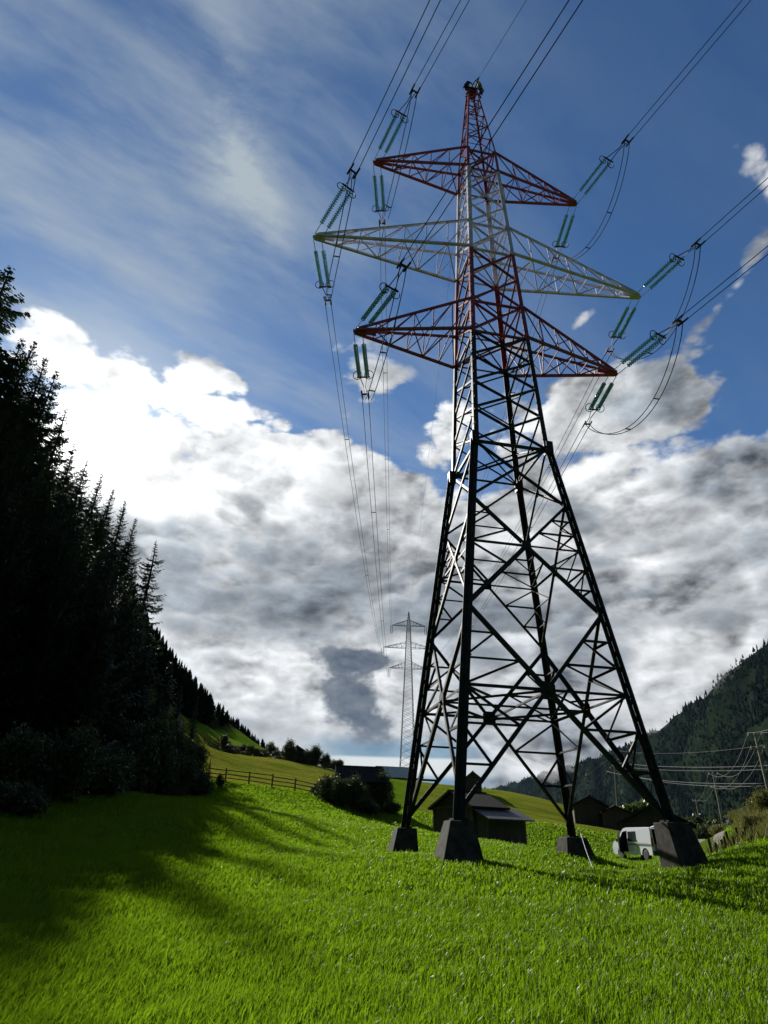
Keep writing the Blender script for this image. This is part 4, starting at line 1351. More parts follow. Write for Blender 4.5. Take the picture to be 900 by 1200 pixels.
def build_far_pylon():
    root = thing('lattice_pylon', 'slender grey lattice pylon far off behind the green crest', 'power pylon', FPOS, FYAW)
    mat = M['steel_far']

    def hw(z): return 2.55 + (.62 - 2.55) * min(z, FZ[0]) / FZ[0] if z <= FZ[0] else .62 + (.12 - .62) * (z - FZ[0]) / (FTOP - FZ[0])

    def c(z, sx, sy): return Vector((sx * hw(z), sy * hw(z), z))
    cs = [(-1, -1), (1, -1), (1, 1), (-1, 1)]
    for s_ in cs:
        mb = MB()
        for a, b in ((0, FZ[0]), (FZ[0], FTOP)): mb.bar(c(a, *s_), c(b, *s_), .17)
        mb.build('leg', mat, root)
    zs = [0]
    while zs[-1] < FTOP - .6: zs.append(min(FTOP, zs[-1] + max(.55, 1.0 * hw(zs[-1]) * .95)))
    for i in range(4):
        mb = MB()
        for a, b in zip(zs[:-1], zs[1:]):
            mb.bar(c(a, *cs[i]), c(b, *cs[(i + 1) % 4]), .07); mb.bar(c(a, *cs[(i + 1) % 4]), c(b, *cs[i]), .07)
        mb.build('face_bracing', mat, root)
    for z, L in zip(FZ, FL):
        for sd in (-1, 1):
            mb = MB(); tip = Vector((sd * L, 0, z)); zu = z + 2.0
            for sy in (-1, 1):
                mb.bar(c(z, sd, sy), tip, .12); mb.bar(c(zu, sd, sy), tip, .10)
                for k in range(1, 5):
                    f = k / 5
                    mb.bar(c(z, sd, sy).lerp(tip, f), c(zu, sd, sy).lerp(tip, f), .06)
                    mb.bar(c(z, sd, sy).lerp(tip, f), c(zu, sd, sy).lerp(tip, f - .2), .06)
            mb.build('crossarm', mat, root)
            # hanging insulator set
            s_ = MB()
            for dx in (-.3, .3):
                s_.lathe([(0, .03), (.3, .03)] + [v for q in range(12) for v in ((.3 + q * .17, .05), (.36 + q * .17, .14), (.42 + q * .17, .05))] + [(2.7, .03)], tip + Vector((dx, 0, 0)), (0, 0, -1), 6)
            s_.bar(tip + Vector((-.45, 0, -2.75)), tip + Vector((.45, 0, -2.75)), .12)
            lab = '%s glass insulator pair hanging from the %s %s arm of the distant pylon' % ('small', 'left' if sd < 0 else 'right', ('top', 'middle long', 'lowest')[FZ.index(z)])
            o = s_.build('insulator_string', M['glass_far'])
            o.location = FPOS; o.rotation_euler = (0, 0, FYAW)
            tag(o, lab, 'insulator', 'insulators of the distant pylon')


_m, _t, _b = new_mat('teal_insulator_glass')
_b.inputs['Base Color'].default_value = (0.16, 0.46, 0.43, 1)
_b.inputs['Roughness'].default_value = 0.12
_b.inputs['Transmission Weight'].default_value = 0.6
_b.inputs['IOR'].default_value = 1.5
M['glass_teal'] = _m
M['glass_far'] = plain('dull_far_insulators', (0.10, 0.15, 0.15), .3)
build_far_pylon()


# ------------------------------------------------------------------ insulators and conductors of the big pylon
def on_ray(T, px, py, dist, prefer):
    """point seen at the pixel, dist metres from T, on the side of the direction 'prefer'"""
    r = ray(px, py).normalized(); oc = EYE - T
    b = r.dot(oc); c = oc.dot(oc) - dist * dist
    disc = b * b - c
    if disc < 0: return EYE + r * (-b)
    ts = [-b - math.sqrt(disc), -b + math.sqrt(disc)]
    return max((EYE + r * t for t in ts), key=lambda p: (p - T).dot(prefer))


ARMN = {(0, -1): 'top red arm on the left', (0, 1): 'top red arm on the right', (1, -1): 'long white arm on the left', (1, 1): 'long white arm on the right', (2, -1): 'lowest red arm on the left', (2, 1): 'lowest red arm on the right'}
NEARPX = {(0, -1): [(470, 133), (486, 107), (545, 0)], (1, -1): [(408, 220), (414, 201), (510, 0)], (2, -1): [(459, 338), (473, 311), (675, 0)],
          (0, 1): [(713, 187), (735, 165), (875, 0)], (1, 1): [(796, 302), (818, 286), (900, 213)], (2, 1): [(774, 393), (797, 376), (900, 293)]}
FARPX = {(0, -1): [(446, 247), (448, 262)], (1, -1): [(381, 336), (384, 352)], (2, -1): [(426, 442), (428, 462)],
         (0, 1): [(656, 289), (651, 303)], (1, 1): [(722, 395), (714, 412)], (2, 1): [(696, 480), (688, 497)]}


def insulator_set(T, ring, clamp, label):
    """two strings of glass discs side by side, yoke, rings and the link to the conductor clamp"""
    side = PX.copy()
    d = (ring - T).normalized(); side = (side - d * side.dot(d)).normalized()
    L = (ring - T).length
    root = thing('insulator_string', label, 'insulator', T, 0, 'glass insulator pairs of the big pylon')
    loc = lambda p: Vector(p) - T
    nrm = d.cross(side)
    for s_ in (-1, 1):
        o0 = T + side * (.24 * s_) + d * .12
        mb = MB()
        n = 17; pitch = (L - .95) / n; st = .75
        prof = [(0, .022), (st - .02, .022)]
        for q in range(n):
            z = st + q * pitch
            prof += [(z, .045), (z + pitch * .30, .05), (z + pitch * .42, .135), (z + pitch * .62, .125), (z + pitch * .66, .05), (z + pitch * .98, .03)]
        prof += [(L - .1, .022)]
        mb.lathe(prof, loc(o0), d, 12)
        mb.build('disc_string', M['glass_teal'], root, True)
    mb = MB()
    c = loc(ring)
    mb.bar(c - side * .40, c + side * .40, .09, .05, 0, nrm)
    mb.build('yoke', M['iron'], root)
    for s_ in (-1, 1):
        mb = MB(); cc = c + side * (.34 * s_) - d * .18
        pts = [cc + (side * math.cos(a) * .27 + (d * .35 + nrm * .94) * math.sin(a) * .27) for a in [q * 2 * math.pi / 16 for q in range(16)]]
        mb.tube(pts, .025, 5, closed=True)
        mb.build('corona_ring', M['iron'], root)
    mb = MB()
    e = loc(clamp)
    mb.tube([c - side * .2, c.lerp(e, .55) - side * .05, e - side * .10], .028, 5)
    mb.tube([c + side * .2, c.lerp(e, .55) + side * .05, e + side * .10], .028, 5)
    for s_ in (-1, 1):
        mb.tube([e + side * .2 * s_ - d * .3, e + side * .2 * s_ + d * .35], .055, 6)
    mb.bar(e - side * .24, e + side * .24, .08, .08)
    mb.build('clamp', M['iron'], root)
    return side


def bundle(name, pts, side, r, label, group, gap=.21, spacers=(), mat='wire', cat='power line'):
    """two wires running side by side with spacers"""
    root = thing(name, label, cat, pts[0], 0, group)
    o = pts[0]
    for s_ in (-1, 1):
        mb = MB(); mb.tube([p + side * (gap * s_) - o for p in pts], r, 5)
        mb.build('wire', M[mat], root, True)
    for f in spacers:
        i = int(f * (len(pts) - 1)); mb = MB()
        mb.bar(pts[i] - side * gap - o, pts[i] + side * gap - o, .05, .05)
        mb.build('spacer', M['iron'], root)


def build_lines():
    sun_d = R(-27.0)
    dn = -Vector((math.sin(sun_d), math.cos(sun_d), 0))            # toward the pylon behind the camera
    for k in range(3):
        for sd in (-1, 1):
            T = pw((sd * (ARM_L[k] - .12), 0, ARM_LO[k] - .05))
            nm = ARMN[k, sd]
            q = NEARPX[k, sd]
            ring = on_ray(T, *q[0], 3.45, dn); clamp = on_ray(T, *q[1], 4.95, dn)
            insulator_set(T, ring, clamp, 'teal glass insulator pair reaching up from the ' + nm)
            ex = ray(*q[2])
            # the wire leaves along dn and passes the frame edge where the photograph shows it
            A = Matrix(((dn.x, 0, -ex.x), (dn.y, 0, -ex.y), (dn.z, -1, -ex.z)))
            t_, s_, _ = A.inverted() @ (EYE - clamp)
            pts = []
            a2 = 8.0 / (110.0 ** 2)                                 # sag of the span: slope s/t here, flattening later
            sl = s_ / t_ + a2 * t_ * 1.0
            for i in range(40):
                u = 110 * (i / 39) ** 1.4
                pts.append(clamp + dn * u - Vector((0, 0, sl * u - a2 * u * u)))
            sideN = Vector((-dn.y, dn.x, 0))
            bundle('conductor_bundle', pts, sideN, .023, 'twin wires leaving overhead from the ' + nm, 'twin conductors of the big pylon', .21, (.30, .5, .75))
            qf = FARPX[k, sd]
            ftip = fw(sd * FL[k], 0, FZ[k] - 2.8)
            df = (ftip - T).normalized()
            ringf = on_ray(T, *qf[0], 3.45, df); clampf = on_ray(T, *qf[1], 4.75, df)
            insulator_set(T, ringf, clampf, 'teal glass insulator pair hanging away from the ' + nm)
            pts = []
            for i in range(50):
                u = i / 49
                pts.append(clampf.lerp(ftip, u) - Vector((0, 0, 4 * 3.2 * u * (1 - u))))
            sideF = Vector((df.y, -df.x, 0)).normalized()
            bundle('conductor_bundle', pts, sideF, .023, 'twin wires running to the distant pylon from the ' + nm, 'twin conductors to the distant pylon', .2, (.12, .35, .6))
            # jumper loop under the arm
            drop = (3.2, 3.4, 3.0)[k]
            pts = []
            for i in range(25):
                u = i / 24
                p = clamp.lerp(clampf, u)
                sag = drop * (4 * u * (1 - u)) ** .8
                pts.append(p - Vector((0, 0, sag)) + PX * (sd * .25 * math.sin(math.pi * u)))
            bundle('jumper_loop', pts, PX, .026, 'slack twin jumper loop passing under the ' + nm, 'jumper loops of the big pylon', .17, (.35, .65), cat='jumper cable')
    # earth wires from the peak
    pk = pw((.42, -.75, ZTOP + .9))
    ex = ray(617, 0)
    A = Matrix(((dn.x, 0, -ex.x), (dn.y, 0, -ex.y), (dn.z, -1, -ex.z)))
    t_, s_, _ = A.inverted() @ (EYE - pk)
    sl = s_ / t_
    mb = MB(); mb.tube([Vector((0, 0, 0)) + dn * u - Vector((0, 0, sl * u * (1 - u / 200))) for u in [90 * (i / 25) ** 1.3 for i in range(26)]], .018, 5)
    o = mb.build('earth_wire', M['wire'], None, True); o.location = pk
    tag(o, 'single earth wire leaving overhead from the tip of the big pylon', 'power line')
    p0 = pw((.05, .55, ZTOP + .25)); p1 = fw(0, 0, FTOP)
    mb = MB(); mb.tube([p0.lerp(p1, i / 40) - p0 - Vector((0, 0, 4 * 2.6 * i / 40 * (1 - i / 40))) for i in range(41)], .014, 5)
    o = mb.build('earth_wire', M['wire'], None, True); o.location = p0
    tag(o, 'thin single earth wire running from the tip of the big pylon to the distant pylon', 'power line')


build_lines()

# ------------------------------------------------------------------ two linemen at the tip
def skin_figure(name, joints, edges, mats, pick):
    """one continuous body grown round a posed skeleton"""
    me = bpy.data.meshes.new('skeleton')
    keys = list(joints)
    me.from_pydata([joints[k][0] for k in keys], [(keys.index(a), keys.index(b)) for a, b in edges], [])
    o = link(name, me)
    md = o.modifiers.new('skin', 'SKIN')
    for i, k in enumerate(keys):
        r = joints[k][1]
        me.skin_vertices[0].data[i].radius = (r, r) if not isinstance(r, tuple) else r
        me.skin_vertices[0].data[i].use_root = (k == 'pelvis')
    sb = o.modifiers.new('sub', 'SUBSURF'); sb.levels = 2; sb.render_levels = 2
    dg = bpy.context.evaluated_depsgraph_get(); dg.update()
    new = bpy.data.meshes.new_from_object(o.evaluated_get(dg))
    o.modifiers.clear(); o.data = new; bpy.data.meshes.remove(me)
    new.materials.clear()
    for m in mats: new.materials.append(m)
    for p in new.polygons:
        p.use_smooth = True
        p.material_index = pick(p.center)
    return o


def lineman(loc, rz, lab, jacket, trousers, hood, lean, reach, knees):
    """a climber in harness: feet on the lattice, hands on the bracket. x forward, z up"""
    J = {}

    def j(k, p, r): J[k] = (Vector(p), r)
    lx = lean
    j('pelvis', (0, 0, .92), .15); j('belly', (lx * .35, 0, 1.08), .145); j('chest', (lx * .8, 0, 1.30), .17); j('neck', (lx * 1.05, 0, 1.47), .065)
    j('skull', (lx * 1.15 + .02, 0, 1.58), .10); j('crown', (lx * 1.2 + .02, 0, 1.70), .085); j('nose', (lx * 1.15 + .115, 0, 1.585), .022)
    for s in (-1, 1):
        n = 'l' if s > 0 else 'r'
        j('sh' + n, (lx * .9, .19 * s, 1.40), .075); j('el' + n, (lx + reach * .45, .27 * s, 1.24 + .12 * (s > 0)), .052); j('wr' + n, (lx + reach * .95, .16 * s, 1.36 + .16 * (s > 0)), .036)
        j('ha' + n, (lx + reach * 1.12, .13 * s, 1.40 + .16 * (s > 0)), .042)
        for q, (dx, dz) in enumerate(((.09, .055), (.11, .02), (.105, -.015), (.085, -.045))):
            j('f%d%s' % (q, n), (lx + reach * 1.12 + dx, (.13 - .02) * s, 1.40 + .16 * (s > 0) + dz), .011)
        j('th' + n, (lx + reach * 1.12 + .03, .075 * s, 1.43 + .16 * (s > 0)), .014)
        j('hip' + n, (0, .10 * s, .86), .10); j('kn' + n, (knees * (1 if s > 0 else .7), .14 * s, .50), .072); j('an' + n, (knees * .15 * s, .12 * s, .10), .048); j('to' + n, (knees * .15 * s + .17, .12 * s, .04), .045)
    E = [('pelvis', 'belly'), ('belly', 'chest'), ('chest', 'neck'), ('neck', 'skull'), ('skull', 'crown'), ('skull', 'nose')]
    for n in 'lr':
        E += [('chest', 'sh' + n), ('sh' + n, 'el' + n), ('el' + n, 'wr' + n), ('wr' + n, 'ha' + n), ('pelvis', 'hip' + n), ('hip' + n, 'kn' + n), ('kn' + n, 'an' + n), ('an' + n, 'to' + n), ('ha' + n, 'th' + n)]
        E += [('ha' + n, 'f%d%s' % (q, n)) for q in range(4)]
    hx = lx + reach * 1.0

    def pick(c):
        if c.z > 1.49 and abs(c.y) < .14 and c.x < lx * 1.15 + .16: return 2
        if c.x > hx and c.z > 1.2: return 2
        if c.z < .10: return 3
        return 1 if c.z < .95 else 0
    o = skin_figure('person', J, E, [jacket, trousers, M['skin'], M['boot']], pick)
    o.location = loc; o.rotation_euler = (0, 0, rz)
    tag(o, lab, 'person')
    hm = MB()
    prof = [(0, .118), (.03, .125), (.07, .118), (.11, .085), (.135, .03)]
    hm.lathe(prof, (lx * 1.17 + .015, 0, 1.635), (0.1, 0, 1), 14)
    hm.box((lx * 1.17 + .13, 0, 1.645), (.09, .15, .015))
    hm.build('helmet', hood, o, True)
    hb = MB()
    n = 16
    for zz, rr, xo in ((.96, .165, 0), (1.20, .178, lx * .55)):
        hb.tube([(xo + math.cos(a) * rr, math.sin(a) * rr * 1.02, zz) for a in [k * 6.283 / n for k in range(n)]], .022, 5, closed=True)
    for s in (-1, 1): hb.tube([(.15, .09 * s, .97), (lx * .8 + .17, .10 * s, 1.28), (lx * .9, .11 * s, 1.475), (lx * .8 - .17, .09 * s, 1.28), (-.15, .08 * s, .97)], .02, 5)
    for k in range(3): hb.lathe([(0, .02), (.05, .05), (.16, .055), (.18, .03)], (-.13, .12 - .12 * k, .92), (0, 0, -1), 8)
    hb.build('harness', M['strap'], o)
    return o


M['skin'] = plain('skin', (0.42, 0.26, 0.19), .5, 0, .1)
M['boot'] = plain('boot_leather', (0.03, .026, .022), .6)
M['strap'] = plain('dark_webbing', (0.03, 0.032, 0.035), .8)
M['cloth_dark'] = plain('dark_work_cloth', (0.020, 0.022, 0.030), .9, 0, .3, 9)
M['cloth_hivis'] = plain('yellow_green_jacket', (0.18, 0.24, 0.035), .8, 0, .35, 7)
M['helmet_dark'] = plain('dark_helmet', (0.03, .035, .04), .3)
M['helmet_green'] = plain('green_helmet', (0.05, .10, .04), .3)
lineman(pw((-.62, -.50, ZTOP - 1.22)), PYAW + R(20), 'person in dark work clothes and harness crouched on the pylon tip', M['cloth_dark'], M['cloth_dark'], M['helmet_dark'], .16, .40, .30)
lineman(pw((.72, -.28, ZTOP - .85)), PYAW + R(195), 'person in yellow green jacket clinging to the side of the pylon tip', M['cloth_hivis'], M['cloth_dark'], M['helmet_green'], .20, .30, .22)


# ------------------------------------------------------------------ huts and barns
def gable(name, label, p, rz, w, d, wall_h, ridge_h, wall, roof, over=.35, cat='hut', door=None, windows=(), th=.14, chimney=None, sink=.8):
    """gabled timber building: local x along the gable end, y along the ridge; origin at the near gable's middle"""
    root = thing(name, label, cat, p, rz)
    mb = MB()
    prof = [(-w / 2, 0, -sink), (w / 2, 0, -sink), (w / 2, 0, wall_h), (0, 0, ridge_h), (-w / 2, 0, wall_h)]
    mb.prism(prof, (0, d, 0))
    mb.build('wall', wall, root)
    rb = MB()
    sl = math.atan2(ridge_h - wall_h, w / 2)
    for s in (-1, 1):
        e = Vector((s * (w / 2 + over), 0, wall_h - over * math.tan(sl)))
        r_ = Vector((0, 0, ridge_h))
        nrm = Vector((s * math.sin(sl), 0, math.cos(sl)))
        y0, y1 = Vector((0, -over, 0)), Vector((0, d + over * 2, 0))
        lo = .012
        rb.prism([e + nrm * lo + y0, r_ + nrm * lo + y0, r_ + nrm * (lo + th) + y0 + Vector((-s * .0, 0, 0)), e + nrm * (lo + th) + y0], y1)
    rb.bar((0, -over - .02, ridge_h + th), (0, d + over + .02, ridge_h + th), .22, .09)
    ro = rb.build('roof', roof, root)
    if chimney:
        c = MB(); c.box(chimney, (.5, .5, 1.1)); c.build('chimney', M['plaster'], ro)
    for x in (-w / 2, w / 2):
        for y in (0, d):
            tr = MB(); tr.bar((x, y, -sink), (x, y, wall_h), .15); tr.build('corner_post', M['fence_wood'], root)
    tr = MB(); tr.bar((-w / 2, -.04, wall_h), (w / 2, -.04, wall_h), .12); tr.build('tie_beam', M['fence_wood'], root)
    if door:
        x, hw_, h = door
        db = MB(); db.box((x, -.03, h / 2), (hw_, .08, h)); dd = db.build('door', wall, root)
        hb = MB(); hb.tube([(x + hw_ * .35, -.09, h * .45), (x + hw_ * .35, -.09, h * .55)], .02, 6); hb.build('handle', M['iron'], dd)
    for side, u, z, ww, hh in windows:
        wb = MB(); gb = MB()
        if side == 'gable': c = Vector((u, -.02, z)); ex = Vector((1, 0, 0)); nn = Vector((0, -1, 0))
        elif side == 'right': c = Vector((w / 2 + .02, u, z)); ex = Vector((0, 1, 0)); nn = Vector((1, 0, 0))
        else: c = Vector((-w / 2 - .02, u, z)); ex = Vector((0, 1, 0)); nn = Vector((-1, 0, 0))
        for s in (-1, 1):
            wb.bar(c + ex * (s * ww / 2) - Vector((0, 0, hh / 2)), c + ex * (s * ww / 2) + Vector((0, 0, hh / 2)), .08)
            wb.bar(c - ex * (ww / 2) + Vector((0, 0, s * hh / 2)), c + ex * (ww / 2) + Vector((0, 0, s * hh / 2)), .08)
        wf = wb.build('window', M['fence_wood'], root)
        gb.prism([c - ex * ww / 2 - Vector((0, 0, hh / 2)), c + ex * ww / 2 - Vector((0, 0, hh / 2)), c + ex * ww / 2 + Vector((0, 0, hh / 2)), c - ex * ww / 2 + Vector((0, 0, hh / 2))], nn * .02)
        gb.build('pane', M['glass_dark'], wf)
    return root


_m, _t, _b = new_mat('dark_window_glass')
_b.inputs['Base Color'].default_value = (.02, .025, .03, 1); _b.inputs['Roughness'].default_value = .06
M['glass_dark'] = _m


def build_huts():
    # the hay hut with a lean-to, between the pylon's legs
    A, B = on(509, 977, 52), on(555, 984, 48)
    ab = (B - A); ab.z = 0
    wid = ab.length; rz = math.atan2(ab.y, ab.x)
    mid = (A + B) / 2; mid.z = min(A.z, B.z) - .05
    d = 2.7
    hut = gable('hay_hut', 'dark timber hay hut with a tin roofed lean-to behind the pylon footings', mid, rz, wid, d, at(509, 947, 52).z - mid.z, at(531, 929, 50).z - mid.z, M['wood_dark'], M['roof_dark'], .35, 'hut', (-.6, 1.1, 1.7))
    lb = MB()
    w2 = 1.45; hi, lo = at(560, 948, 47).z - mid.z, at(612, 959, 46).z - mid.z
    x0, x1 = wid / 2, wid / 2 + w2
    lb.prism([(x0, .25, -1), (x1, .25, -1), (x1, .25, lo), (x0, .25, hi)], (0, d + .5, 0))
    lt = lb.build('lean_to', M['wood_light'], hut)
    rb = MB()
    rb.prism([(x0 - .1, -.1, hi + .10), (x1 + .45, -.1, lo - .10), (x1 + .45, -.1, lo - .02), (x0 - .1, -.1, hi + .18)], (0, d + 1.3, 0))
    rb.build('lean_to_roof', M['roof_tin'], lt)
    # small cabin up the slope
    p = on(555, 931, 100)
    gable('cabin', 'small dark cabin on the slope above the hay hut roof', p, R(-8), 2.3, 2.8, 2.0, 2.9, M['wood_dark'], M['roof_tin'], .25, 'hut', (0, .8, 1.6), (('gable', 0, 2.1, .5, .4),))
    # overgrown hut
    p = on(421, 944, 60.5)
    gable('overgrown_hut', 'dark hut grown round with bushes at the end of the lower fence', p + Vector((1.7, 0.3, 0)), R(96), 3.4, 3.6, at(421, 916, 60.5).z - p.z, at(421, 900, 60.5).z - p.z, M['wood_dark'], M['roof_dark'], .4, 'hut', (.5, .9, 1.7), (('gable', -.8, 1.3, .5, .5),))
    # hut at the crest
    p = on(347, 893, 116)
    gable('crest_hut', 'small dark hut among bushes by the upper fence', p, R(10), 3.6, 4, 1.6, 2.6, M['wood_dark'], M['roof_dark'], .4, 'hut', (0, .9, 1.5))
    # long building on the crest, pale roof
    p = on(459, 912, 126)
    gable('crest_barn', 'long grey roofed barn on the crest beneath the distant pylon', p + Vector((-2.8, 0, 0)), R(-80), 4.6, 6.2, .9, 2.7, M['plaster'], M['roof_pale'], .3, 'barn', None, (('right', 2.2, .5, .7, .4), ('right', 4.2, .5, .7, .4)))
    # barn with grey annex left of the van
    p = on(694, 969, 78)
    gable('field_barn', 'dark gabled barn left of the van behind the meadow', p, R(-12), 3.3, 5.5, at(682, 944, 78).z - p.z, at(693, 934, 78).z - p.z, M['wood_dark'], M['roof_dark'], .3, 'barn', (.2, 1.4, 1.7))
    p = on(724, 971, 76)
    gable('annex_shed', 'grey board shed joined to the right of the dark gabled barn', p, R(-12), 2.5, 3.5, at(715, 952, 76).z - p.z, at(722, 946, 76).z - p.z, M['wood_light'], M['roof_dark'], .25, 'shed', (-.3, .8, 1.5))
    # long low barn behind the van
    p = on(772, 990, 62)
    gable('low_barn', 'wide dark barn with a low gable roof behind the van', p, R(-24), 5.4, 6.0, at(800, 966, 62).z - p.z, at(770, 945, 62).z - p.z, M['wood_dark'], M['roof_dark'], .4, 'barn', (-1.2, 1.4, 1.7), (('gable', 1.5, 1.2, .8, .6),))


build_huts()


# ------------------------------------------------------------------ the van
def cut(o, cutters):
    for c in cutters:
        b = o.modifiers.new('cut', 'BOOLEAN'); b.operation = 'DIFFERENCE'; b.object = c; b.solver = 'EXACT'
    dg = bpy.context.evaluated_depsgraph_get(); dg.update()
    new = bpy.data.meshes.new_from_object(o.evaluated_get(dg))
    o.modifiers.clear(); old = o.data; o.data = new; bpy.data.meshes.remove(old)
    for c in cutters:
        m = c.data; bpy.data.objects.remove(c); bpy.data.meshes.remove(m)


def build_van():
    c = Vector((18.24, 47.18, 0)); c.z = gz(c.x, c.y) - .03
    root = thing('parked_van', 'silver white van parked in the grass with driver door and tailgate open', 'van', c, R(100.5))
    paint_, t, b = new_mat('silver_white_car_paint')
    b.inputs['Base Color'].default_value = (.68, .70, .80, 1); b.inputs['Roughness'].default_value = .28; b.inputs['Coat Weight'].default_value = .6; b.inputs['Metallic'].default_value = .15
    trim = plain('grey_plastic_trim', (.035, .036, .038), .6)
    dark = plain('dark_van_interior', (.02, .02, .022), .8)
    tyre_m = plain('tyre_rubber', (.018, .018, .018), .85)
    rim_m = plain('alloy_rim', (.42, .43, .44), .35, .8, .1)
    lamp_m, _, lb = new_mat('clear_lamp_glass'); lb.inputs['Base Color'].default_value = (.6, .62, .64, 1); lb.inputs['Roughness'].default_value = .08
    red_m, _, rb_ = new_mat('red_lamp_glass'); rb_.inputs['Base Color'].default_value = (.35, .012, .012, 1); rb_.inputs['Roughness'].default_value = .12

    def width(z): return .955 - .085 * max(0.0, (z - 1.0) / .95) ** 1.4 - .03 * max(0, (.6 - z) / .3)
    prof = [(-2.40, .34), (2.30, .30), (2.44, .48), (2.46, .72), (2.38, .98), (2.22, 1.10), (1.66, 1.22), (1.04, 1.84), (.84, 1.925), (.5, 1.955), (-1.9, 1.95), (-2.28, 1.91), (-2.38, 1.80), (-2.44, 1.05), (-2.44, .5)]

    def body_shell(inset, zlo, xa, xb):
        mb = MB(); n = len(prof); ys = (-1, -.93, 0, .93, 1)
        vs = []
        for k, s in enumerate(ys):
            for x, z in prof:
                zz = z; xx = x
                if inset:
                    xx = min(max(x * (1 - inset * .5), xa), xb); zz = min(max(z, zlo), 1.95 - inset)
                w = width(z) - inset
                e = 1.0 if abs(s) < 1 else (1 - .02)
                vs.append((xx * e, w * s, zz if abs(s) < 1 else .34 + (zz - .34) * .985))
        fs = [(k * n + i, k * n + (i + 1) % n, (k + 1) * n + (i + 1) % n, (k + 1) * n + i) for k in range(len(ys) - 1) for i in range(n)]
        fs += [tuple(range(n)), tuple(range((len(ys) - 1) * n + n - 1, (len(ys) - 1) * n - 1, -1))]
        mb.add(vs, fs)
        return mb
    body = body_shell(0, 0, 0, 0).build('body', [paint_, dark], root)
    import bmesh
    bm = bmesh.new(); bm.from_mesh(body.data); bmesh.ops.recalc_face_normals(bm, faces=bm.faces); bm.to_mesh(body.data); bm.free()

    def cutter(mb):
        o = mb.build('cutter', dark, root)
        bm = bmesh.new(); bm.from_mesh(o.data); bmesh.ops.recalc_face_normals(bm, faces=bm.faces); bm.to_mesh(o.data); bm.free()
        o.hide_render = True
        return o
    cs = []
    cav = MB(); cav.prism([(-2.30, -.80, .56), (1.42, -.80, .56), (1.48, -.80, 1.12), (.92, -.80, 1.72), (.7, -.80, 1.84), (-2.2, -.80, 1.84), (-2.30, -.80, 1.7)], (0, 1.60, 0))
    cs.append(cutter(cav))
    dr = MB(); dr.prism([(.42, .70, .50), (1.36, .70, .50), (1.50, .70, 1.15), (.98, .70, 1.70), (.42, .70, 1.76)], (0, .4, 0)); cs.append(cutter(dr))
    rr = MB(); rr.box((-2.42, 0, 1.20), (.5, 1.50, 1.26)); cs.append(cutter(rr))
    for x in (1.42, -1.58):
        for s in (-1, 1):
            w = MB(); w.lathe([(0, .41), (.4, .41)], (x, s * .62, .33), (0, s, 0), 24); cs.append(cutter(w))
    for s in (1, -1):
        w = MB(); w.prism([(-.64, s * .72, 1.12), (.32, s * .72, 1.12), (.32, s * .72, 1.70), (-.64, s * .72, 1.72)], (0, s * .4, 0)); cs.append(cutter(w))
    cut(body, cs)
    bv = body.modifiers.new('bevel', 'BEVEL'); bv.width = .025; bv.segments = 2; bv.limit_method = 'ANGLE'; bv.angle_limit = R(40)
    # glazing
    for s in (1, -1):
        g = MB(); g.prism([(-.64, s * .942, 1.12), (.32, s * .942, 1.12), (.32, s * .894, 1.70), (-.64, s * .894, 1.72)], (0, s * .012, 0)); g.build('side_window', M['glass_dark'], root)
    g = MB(); g.prism([(1.60, -.80, 1.26), (1.60, .80, 1.26), (1.07, .74, 1.79), (1.07, -.74, 1.79)], (.045, 0, .05)); g.build('windscreen', M['glass_dark'], root)
    st = MB(); st.prism([(-2.40, .957, .92), (1.0, .957, .92), (1.0, .957, .96), (-2.40, .957, .96)], (0, .015, 0)); st.prism([(-2.40, -.957, .92), (2.0, -.957, .92), (2.0, -.957, .96), (-2.40, -.957, .96)], (0, -.015, 0))
    st.bar((.36, .955, .45), (.36, .93, 1.2), .012); st.bar((-.74, .958, .45), (-.74, .93, 1.2), .012); st.bar((-.74, .965, 1.02), (-2.1, .962, 1.02), .03, .02)
    st.build('side_trim', trim, root)
    for x, nm in ((2.42, 'front_bumper'), (-2.44, 'rear_bumper')):
        bb = MB(); bb.box((x, 0, .46), (.16, 1.84, .26)); bb.build(nm, trim if x < 0 else paint_, root, bevel=.05)
    gr = MB(); gr.box((2.455, 0, .80), (.03, 1.1, .14)); gr.build('grille', trim, root)
    for s in (-1, 1):
        h = MB(); h.box((2.36, s * .74, .88), (.20, .34, .20)); h.build('headlight', lamp_m, root, bevel=.04)
        tl = MB(); tl.box((-2.425, s * .865, 1.08), (.06, .11, .50)); tl.build('tail_light', red_m, root, bevel=.02)
    pl = MB(); pl.box((-2.53, 0, .50), (.02, .52, .11)); pl.build('number_plate', M['steel_white'], root)
    for x in (1.42, -1.58):
        for s in (-1, 1):
            w = bpy.data.objects.new('wheel', None); COL.objects.link(w); w.parent = root; w.location = (x, s * .80, .33)
            ty = MB(); ty.lathe([(-.11, .20), (-.11, .29), (-.08, .33), (.08, .33), (.11, .29), (.11, .20)], (0, 0, 0), (0, s, 0), 28); ty.build('tyre', tyre_m, w, True)
            ri = MB(); ri.lathe([(.0, .21), (.10, .21), (.095, .18), (.06, .17)], (0, 0, 0), (0, s, 0), 24)
            for k in range(5):
                a = k * 1.2566; ri.bar((0, s * .085, 0), (.19 * math.cos(a), s * .09, .19 * math.sin(a)), .06, .03, 0, (0, 1, 0))
            ri.lathe([(.05, .05), (.11, .045)], (0, 0, 0), (0, s, 0), 12)
            ri.build('rim', rim_m, w)
    # open driver door
    d = bpy.data.objects.new('driver_door', None); COL.objects.link(d); d.parent = root; d.location = (1.40, .93, 0); d.rotation_euler = (0, 0, R(-36))
